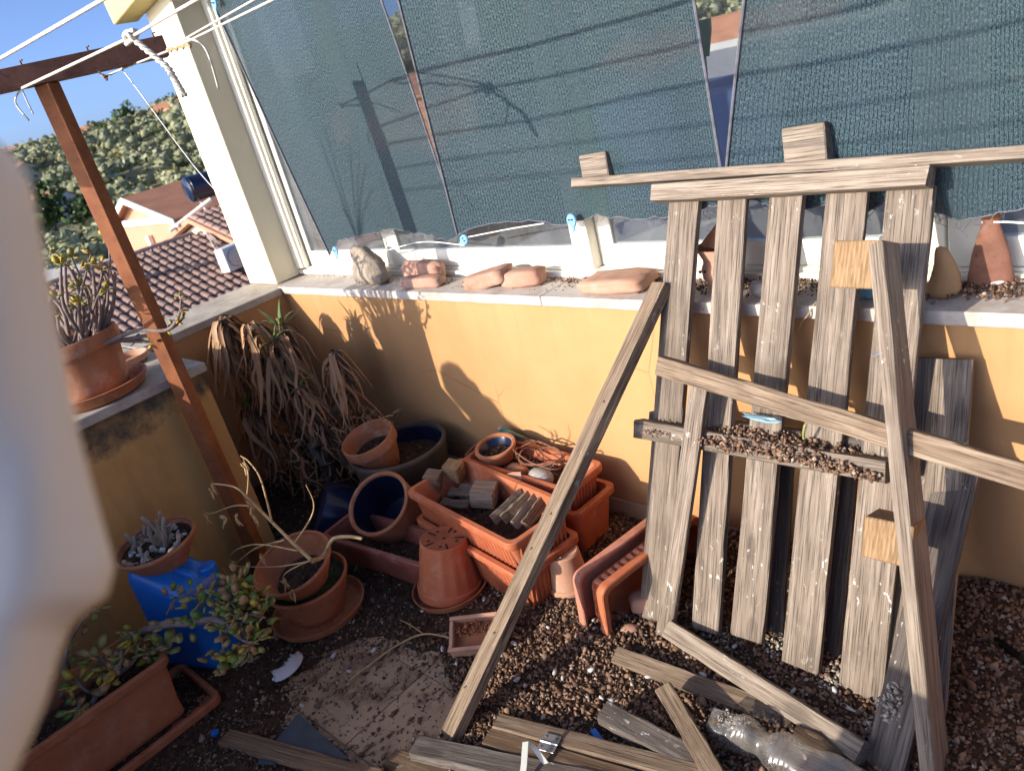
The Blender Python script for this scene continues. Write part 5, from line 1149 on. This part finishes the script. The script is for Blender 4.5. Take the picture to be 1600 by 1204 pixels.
# big pot with bare jade on the thick wall
qb=Vector((.47,-1.075,.8575)); sa_=thing('clay_saucer','chipped clay saucer under the big jade pot on the wall','saucer',qb); ob('dish',lathe([(0,.012),(.150,.012),(.172,.045),(.182,.045),(.165,.010),(.15,0),(0,0)],48),M_CLAY,sa_,Matrix.Translation(qb),smooth='auto')
bp,MBP=pot('big_clay_pot','big terracotta pot with leggy jade plant on the stained wall',qb+Vector((0,0,.013)),Vector((-.03,-.02,1)),.115,.155,.215,M_CLAY,at='base',soil=.88,rim=.010,rh=.05)
jd=thing('jade_plant','leggy nearly leafless jade plant in the big pot on the wall','plant',MBP@Vector((0,0,.19)))
random.seed(21)
for i in range(42):
    a=random.uniform(0,6.28); r=.11*math.sqrt(random.random()); b=MBP@Vector((r*math.cos(a),r*math.sin(a),.185)); out=Vector((math.cos(a),math.sin(a),0))*random.uniform(.02,.14); h=random.uniform(.08,.30)
    tip=b+out+Vector((random.uniform(-.03,.03),random.uniform(-.03,.03),h)); mid=b.lerp(tip,.5)+Vector((random.uniform(-.03,.03),random.uniform(-.03,.03),random.uniform(-.02,.01)))
    pts=smoothpts([b,mid,tip],7); n=len(pts); r0=random.uniform(.006,.011); ob('stem',tube(pts,[(r0*(1-.55*k/(n-1)))*(1+.1*math.sin(k*2.1)) for k in range(n)],7),M_JSTEM,jd,smooth=True)
    if i%2==0:
        t2_=tip+Vector((random.uniform(-.05,.05),random.uniform(-.05,.05),random.uniform(.02,.06))); ob('twig',tube(smoothpts([pts[-4],tip.lerp(t2_,.4),t2_],4),[.004]*8+[.0025],6),M_JSTEM,jd,smooth=True); tip2=t2_
    else: tip2=tip
    for k in range(random.randint(2,6)):
        d=Vector((random.uniform(-1,1),random.uniform(-1,1),random.uniform(-.2,.9))); leafat(tip2+d*.006,d,random.uniform(.013,.021),jd,random.random()<.75)
# trailing stems right of the pot
for (c) in ([(.58,-1.06,1.04),(.66,-.93,1.06),(.75,-.86,1.04),(.80,-.82,1.08),(.82,-.8,1.13)],[(.57,-1.04,1.05),(.66,-.90,1.03),(.71,-.83,1.03),(.76,-.79,1.06)],[(.56,-1.02,1.06),(.64,-.93,1.02),(.70,-.88,1.0)]):
    pts=smoothpts(c,6); ob('stem',tube(pts,[.009*(1-.6*k/(len(pts)-1)) for k in range(len(pts))],7),M_JSTEM,jd,smooth=True)
    for k in range(9):
        p=pts[random.randint(len(pts)//2,len(pts)-1)]; d=Vector((random.uniform(-1,1),random.uniform(-1,1),random.uniform(-.3,.9))); leafat(p+d*.01,d,random.uniform(.010,.015),jd,random.random()<.7)
q=onz(205,556,.8575); o=thing('clay_saucer','small empty clay saucer on the wall beside the rusty post','saucer',q); ob('dish',lathe([(0,.010),(.072,.010),(.080,.034),(.087,.034),(.082,.010),(.06,0),(0,0)],40),M_CLAYP,o,Matrix.Translation((.20,-.86,.8575)),smooth='auto')
o.location=(.20,-.86,.8575); 
for ch in o.children: ch.matrix_parent_inverse=Matrix.Translation(o.location).inverted()
WM[o]=Matrix.Translation(o.location)
# ------------------------------------------------------------------ dried aloe
random.seed(5)
DL=[]
for s in range(12):
    r=random.Random(100+s); n=9; V=[];Fc=[]; L=r.uniform(.8,1.2); curl=r.uniform(-.9,.9); out=r.uniform(.14,.42); lift=r.uniform(.0,.10); hook=r.uniform(-.2,.2)
    for i in range(n+1):
        u=i/n; x=out*(1-math.exp(-3.2*u))+.10*math.sin(u*3+curl*4)*u; z=lift*math.sin(PI*min(1,u*2.2))-L*max(0,u-.10)**1.15; y=curl*.28*u*u+hook*math.sin(u*6)
        w_=(.040*(1-u)**.75+.007)*r.uniform(.8,1.1); V+=[(x,y-w_,z+.2*w_),(x-.012,y,z-.25*w_),(x,y+w_,z+.2*w_)]
    for i in range(n): Fc+=[(3*i,3*i+3,3*i+4,3*i+1),(3*i+1,3*i+4,3*i+5,3*i+2)]
    DL.append(mesh('dry_leaf',(V,Fc),M_DRY,True))
GL=[]
for s in range(4):
    r=random.Random(300+s); n=7; V=[];Fc=[]; bend=r.uniform(.15,.6)
    for i in range(n+1):
        u=i/n; x=u*(.75+.2*r.random()*0); z=.75*u-bend*1.3*u*u; w_=.09*(1-u)**.8+.004; V+=[(x,-w_,z+w_*.4),(x,0,z-w_*.5),(x,w_,z+w_*.4),(x,0,z+w_*.15)]
    for i in range(n):
        for k in range(4): Fc.append((4*i+k,4*i+4+k,4*i+4+(k+1)%4,4*i+(k+1)%4))
    GL.append(mesh('green_leaf',(V,Fc),M_ALOE,True))
al=thing('dried_aloe','large dried aloe with hanging brown leaves in the shaded corner','aloe',(.3,-.4,0))
ga=np.random.default_rng(9)
heads=[(350,505,-.42,.30,44,0),(395,512,-.40,.28,34,0),(430,535,-.36,.27,40,8),(440,512,-.30,.20,10,9),(523,556,-.22,.24,34,0),(392,638,-.46,.24,34,7),(470,610,-.36,.20,30,6),(400,560,-.38,.24,26,0),(468,716,-.42,.13,18,4),(372,570,-.40,.22,18,0),(500,640,-.30,.16,16,0)]
for hi,(px,py,y,L,nd,ng) in enumerate(heads):
    p=ony(px,py,y)
    ob('stem',tube(smoothpts([p+Vector((0,0,.02)),p+Vector((.02,.02,-.15)),Vector((.35+.15*(px-430)/100,-.33,p.z*.45)),Vector((.32+.1*(px-430)/100,-.30,.0))],6),[.018+.006*math.sin(k*1.7) for k in range(19)],8),M_STEM2,al,smooth=True)
    for k in range(nd):
        a=random.uniform(0,6.28); s=L*random.uniform(.65,1.15)
        M=Matrix.Translation(p+Vector((random.uniform(-.012,.012),random.uniform(-.012,.012),random.uniform(-.07,.015))))@Matrix.Rotation(a,4,'Z')@Matrix.Rotation(random.uniform(-.25,.3),4,'Y')@Matrix.Scale(s,4)@Matrix.Scale(random.uniform(.7,1.4),4,(0,1,0))
        put('dry_leaf',random.choice(DL),al,M)
    for k in range(ng):
        a=2*PI*k/max(1,ng)+random.uniform(-.3,.3); M=Matrix.Translation(p+Vector((0,0,-.01)))@Matrix.Rotation(a,4,'Z')@Matrix.Rotation(random.uniform(-.5,.35),4,'Y')@Matrix.Scale(random.uniform(.11,.19),4); put('green_leaf',random.choice(GL),al,M)
for (px,py,y) in ((474,655,-.36),(520,664,-.26),(546,668,-.20)):
    p=ony(px,py,y); pts=[p+Vector((.018*math.cos(k*.55)*(1-k/30),-.012*math.sin(k*.55),.02*math.sin(k*.55)-.011*k)) for k in range(22)]
    ob('curled_stem',tube(pts,[.008+.009*min(1,k/8)+.003*math.sin(k*2) for k in range(22)],8),M_DEAD,al,smooth=True)
fib=[]
for i in range(420):
    p=Vector((ga.uniform(.12,.80),ga.uniform(-.5,-.1),ga.uniform(.02,.34))); 
    if p.x>.5 and p.y<-.3: p.y=-.2
    fib.append(tube(smoothpts([p,p+Vector((ga.uniform(-.05,.05),ga.uniform(-.04,.04),ga.uniform(-.05,.03))),p+Vector((ga.uniform(-.08,.08),ga.uniform(-.05,.05),ga.uniform(-.12,-.02)))],3),[.0035,.004,.004,.0035,.003,.002,.001],4))
ex=[]
for hi,(px,py,y,L,nd,ng) in enumerate(heads):
    p=ony(px,py,y)
    for k in range(int(nd*1.6)):
        me=random.choice(DL); a=random.uniform(0,6.28); s_=L*random.uniform(.4,1.0)
        M=Matrix.Translation(p+Vector((random.uniform(-.02,.02),random.uniform(-.02,.02),random.uniform(-.16,.02))))@Matrix.Rotation(a,4,'Z')@Matrix.Rotation(random.uniform(-.5,.6),4,'Y')@Matrix.Scale(s_,4)@Matrix.Scale(random.uniform(.6,1.2),4,(0,1,0))
        ex.append(([M@v.co for v in me.vertices],[tuple(q.vertices) for q in me.polygons]))
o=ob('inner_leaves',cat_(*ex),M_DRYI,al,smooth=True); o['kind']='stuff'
o=ob('matted_fibres',cat_(*fib),M_DRY,al); o['kind']='stuff'

# ------------------------------------------------------------------ small things on the floor
q=onz(446,1040,.03); v=[];f=[]; n=14; zz_=(CAM-q).normalized()*.6+Vector((-.1,0,.8)); xx_=(onz(470,1020,.03)-onz(425,1068,.03)); Msh=frame(q,xx_,zz_)
for i in range(n+1):
    for j in range(9):
        a=(i/n-.5)*2*.062; wd=.046*math.sqrt(max(0,1-(a/.066)**2)); b=-wd+(wd*1.15)*j/8
        if j==8: b+=random.Random(i*7+1).uniform(-.016,.012)
        v.append((a,b,.030*math.sqrt(max(0,1-(a/.08)**2-(b/.075)**2))-.015))
for i in range(n):
    for j in range(8): f.append((i*9+j,(i+1)*9+j,(i+1)*9+j+1,i*9+j+1))
o=ob('broken_shell',(v,f),M_WHITEB,None,Msh,smooth=True); o.modifiers.new('s','SOLIDIFY').thickness=.003
tag(o,'jagged pale grey piece of a broken bowl on the dark floor','shard')
A,B,C=onz(468,1118,.012),onz(548,1190,.012),onz(405,1195,.012); v=[A,B,C]+[p+Vector((0,0,.012)) for p in (A,B,C)]
tag(ob('slate_tile',(v,[(0,2,1),(3,4,5),(0,1,4,3),(1,2,5,4),(2,0,3,5)]),M_SLATE),'dark blue grey broken slate corner at the lower left','slate')
tw=thing('dry_twig','long thin dry twig lying across the tiles','twig',onz(600,1020,0))
ob('stem',tube(smoothpts([onz(545,1063,.01),onz(575,1040,.015),onz(620,1008,.018),onz(662,990,.022),onz(705,996,.03)],6),.0032,6),M_STEM,tw,smooth=True); ob('side_twig',tube(smoothpts([onz(662,990,.022),onz(640,975,.02),onz(625,968,.018)],5),.0022,5),M_STEM,tw,smooth=True)
# clear bottle
a=onz(1112,1126,.045); b=onz(1300,1215,.045); L=(b-a).length; bo=thing('plastic_bottle','crushed clear plastic bottle with dirt inside, lying at the bottom right','bottle',(a+b)/2)
prof=[(0,0),(.022,.0),(.038,.008),(.044,.025)]
z=.03
while z<L+.06:
    bd=max(math.exp(-((z-.085)/.02)**4),math.exp(-((z-.19)/.025)**4)); s=.046+.0013*math.sin(z*520)*bd-.013*math.exp(-((z-.135)/.020)**2)-.004*math.exp(-((z-.06)/.006)**2); prof.append((s,z)); z+=.0035
v,f=lathe(prof,36); v2=[]
for (x,y,z) in v:
    k=1+.26*noise.noise(Vector((x*22,y*22,z*16))); k*=(1-.25*math.exp(-((z-.02)/.03)**2)*(.5+.5*math.sin(5*math.atan2(y,x)))); v2.append((x*k,y*k,z+.004*noise.noise(Vector((x*40,y*40,z*30)))))
z_=(b-a).normalized(); x_=Vector((0,0,1)); x_=(x_-z_*x_.dot(z_)).normalized(); y_=z_.cross(x_); Mbo=Matrix(((x_.x,y_.x,z_.x,a.x),(x_.y,y_.y,z_.y,a.y),(x_.z,y_.z,z_.z,a.z),(0,0,0,1)))
ob('bottle_wall',(v2,f[:-1]),M_BOTTLE,bo,Mbo,smooth=True)
g=np.random.default_rng(6); n=150; pts=np.stack([.022+g.uniform(-.004,.02,n),g.uniform(-.022,.022,n),g.uniform(.03,.10,n)],1); vv,ff=grainsvf(pts,g.uniform(.005,.012,n),6); c=npobj('dirt_inside',vv,ff,M_GRAINW,None); c.parent=bo; c.matrix_parent_inverse=WM[bo].inverted(); c.matrix_basis=Mbo; c['kind']='stuff'
tag(ob('blue_sliver',box(-.03,.03,-.008,.008,0,.004,.001),M_BLUEP,None,Matrix.Translation(onz(935,1152,.02))@Matrix.Rotation(-.4,4,'Z')),'small blue plastic sliver under the grey offcut board','scrap')
tag(ob('bottle_top',lathe([(0,0),(.011,0),(.012,.008),(0,.010)],16),M_BLUEP,None,Matrix.Translation(onz(337,1146,.015))),'tiny blue bottle cap on the dark soil at lower left','cap')
tag(ob('cyan_chip',box(-.012,.012,-.007,.007,0,.004,.001),M_CYAN,None,Matrix.Translation(onz(789,915,.02))@Matrix.Rotation(.8,4,'Z')),'light blue chip on the soil right of the upturned ribbed pot','scrap')
tag(ob('curved_bark',xf(tube([(-.05,0,0),(0,.004,0),(.06,0,0)],[.016,.022,.012],10),Matrix()),M_BROWNX if False else W_BROWN,None,frame(onz(1275,1160,.05),onz(1310,1180,.05)-onz(1240,1140,.05),Vector((0,0,1))),smooth=True),'rounded brown wood stub between bottle and pale board','wood piece')
# pale husks and feathers strewn about
random.seed(31); HUSK=[mesh('pale_husk',rock(40+i,.011,.006,.004,sub=1,amp=.3),M_FEATH,True) for i in range(4)]
pts=[(270,985),(360,880),(367,862),(617,868),(622,897),(500,935),(545,1045),(568,1050),(583,1012),(690,1010),(713,1035),(730,1032),(757,938),(783,1026),(810,1068),(843,940),(858,985),(868,1052),(880,1062),(905,930),(925,1050),(955,1095),(985,1115),(1003,1000),(1015,1060),(855,1140),(940,1090),(1090,1040),(1100,1060),(1155,985),(1305,1090),(1330,1060),(1150,1020),(1400,1050),(470,1098),(455,1105),(400,1092),(520,1020),(660,955),(640,1030),(805,1010),(700,1120),(930,975),(1060,1030),(1180,1060),(1240,1090)]
for (px,py) in [q_ for k_,q_ in enumerate(pts) if k_%4!=3]:
    p=onz(px,py,.02); p.z=max(soil_h(p.x,p.y),0)+.012
    o=put('pale_husk',random.choice(HUSK),None,Matrix.Translation(p)@Euler((random.uniform(-.5,.5),random.uniform(-.5,.5),random.uniform(0,6.3))).to_matrix().to_4x4()@Matrix.Scale(random.uniform(.7,1.35),4)); tag(o,'whitish husk lying in the dark floor litter','husk','pale husks scattered on the floor')
# dark tub at the right edge
q=onz(1688,975,.08); tb=thing('black_tub','large black tub of soil cut off by the right edge','tub',(q.x,q.y,0)); 
ob('tub_wall',lathe([(0,0),(.18,0),(.185,.01),(.20,.07),(.207,.07),(.207,.08),(.192,.08),(.185,.06)],48),M_BLACKP,tb,Matrix.Translation((q.x,q.y,.02)),smooth='auto'); heap('tub_soil',None,q.x,q.y,.075,.185,.185,.03,1500,.012,M_GRAIND,91,parent=tb)
o=lathe([(0,.066),(.19,.066)],40); ob('soil',o,M_SOIL,tb,Matrix.Translation((q.x,q.y,.01)))

# ------------------------------------------------------------------ hanging cloth very near the lens, left
OUT=[(-80,190),(-22,228),(4,250),(28,285),(42,345),(56,430),(74,520),(92,610),(106,680),(130,770),(152,850),(162,888),(152,925),(112,955),(93,975),(75,1022),(55,1090),(30,1150),(4,1206),(-20,1260)]
V=[];Fc=[]; nc=26; rows=[]
for i in range(len(OUT)-1):
    for k in range(4):
        u=k/4; rows.append((OUT[i][0]+(OUT[i+1][0]-OUT[i][0])*u,OUT[i][1]+(OUT[i+1][1]-OUT[i][1])*u))
rows.append(OUT[-1])
for (ex,yy) in rows:
    for c in range(nc+1):
        u=c/nc; px=-330+(ex+330)*u; d=.30+.003*math.sin(px*.018+yy*.004)+.0015*math.sin(px*.05+yy*.011)+.045*max(0,(u-.72)/.28)**2.2
        V.append(atd(px,yy,d))
for i in range(len(rows)-1):
    for c in range(nc): Fc.append((i*(nc+1)+c,i*(nc+1)+c+1,(i+1)*(nc+1)+c+1,(i+1)*(nc+1)+c))
o=ob('hanging_cloth',(V,Fc),M_CLOTH,smooth=True); o.modifiers.new('s','SOLIDIFY').thickness=.004; tag(o,'blurred pale grey cloth hanging close at the left edge','cloth')

# ------------------------------------------------------------------ unseen shadow casters added behind and beside the camera
def silhouette_slab(name,label,poly,y0,y1,mat,cat):
    v=[(x,y0,z) for x,z in poly]+[(x,y1,z) for x,z in poly]; n=len(poly); f=[tuple(range(n)),tuple(range(n,2*n))[::-1]]+[(i,i+n,(i+1)%n+n,(i+1)%n) for i in range(n)]
    bm=bmesh.new(); vs_=[bm.verts.new(p) for p in v]; [bm.faces.new([vs_[i] for i in q]) for q in f]; bmesh.ops.recalc_face_normals(bm,faces=bm.faces[:])
    return tag(ob(name,frombm(bm),mat),label,cat)
poly=[(.67,0),(.67,.87),(.42,.87),(.403,1.173),(.34,1.224),(.303,1.282),(.304,1.363),(.33,1.398),(.381,1.418),(.435,1.406),(.477,1.347),(.501,1.342),(.511,1.308),(.535,1.283),(.571,1.273),(.623,1.195),(.684,1.167),(.753,1.116),(.92,1.06),(1.08,1.0),(1.10,.87),(1.17,.77),(1.40,.67),(1.54,.50),(1.62,.30),(1.64,0)]
silhouette_slab('shadow_slab','unseen grey slab cut to throw a head and shoulder shadow on the wall',poly,-2.34,-2.28,M_CASTER,'shadow caster')  # thin out-of-view outline, added only for the shadow on wall and planters
t=thing('shade_wall','unseen ochre wall added behind the viewer to shade the right floor','wall',(3.4,-2.4,0))
ob('wall_face',box(2.36,5.2,-2.5,-2.2,-.3,.845),M_PLASTER,t)  # added out of view to put the lower right floor in shade

random.seed(77)
q0=ony(552,366,.07); bs=Vector((q0.x-.48,-1.45,q0.z+.57)); t=thing('dry_stalks','tall dry stalks standing on the side wall, out of frame left','plant',(bs.x,-1.45,.8575))
ob('stem',tube(smoothpts([(bs.x+.02,-1.45,.857),bs,bs+Vector((-.02,0,.12))],5),.006,6),M_STEM,t)
for (px,py) in ((515,205),(545,212),(500,215),(570,255),(575,290),(560,240)):
    p=ony(px,py,.06); tip=Vector((p.x-.476,-1.45+random.uniform(-.03,.03),p.z+.571)); ob('stalk',tube(smoothpts([bs+Vector((-.004,0,-.05)),bs.lerp(tip,.5)+Vector((random.uniform(-.01,.01),0,0)),tip],5),[.0045*(1-.06*k) for k in range(11)],5),M_STEM,t)
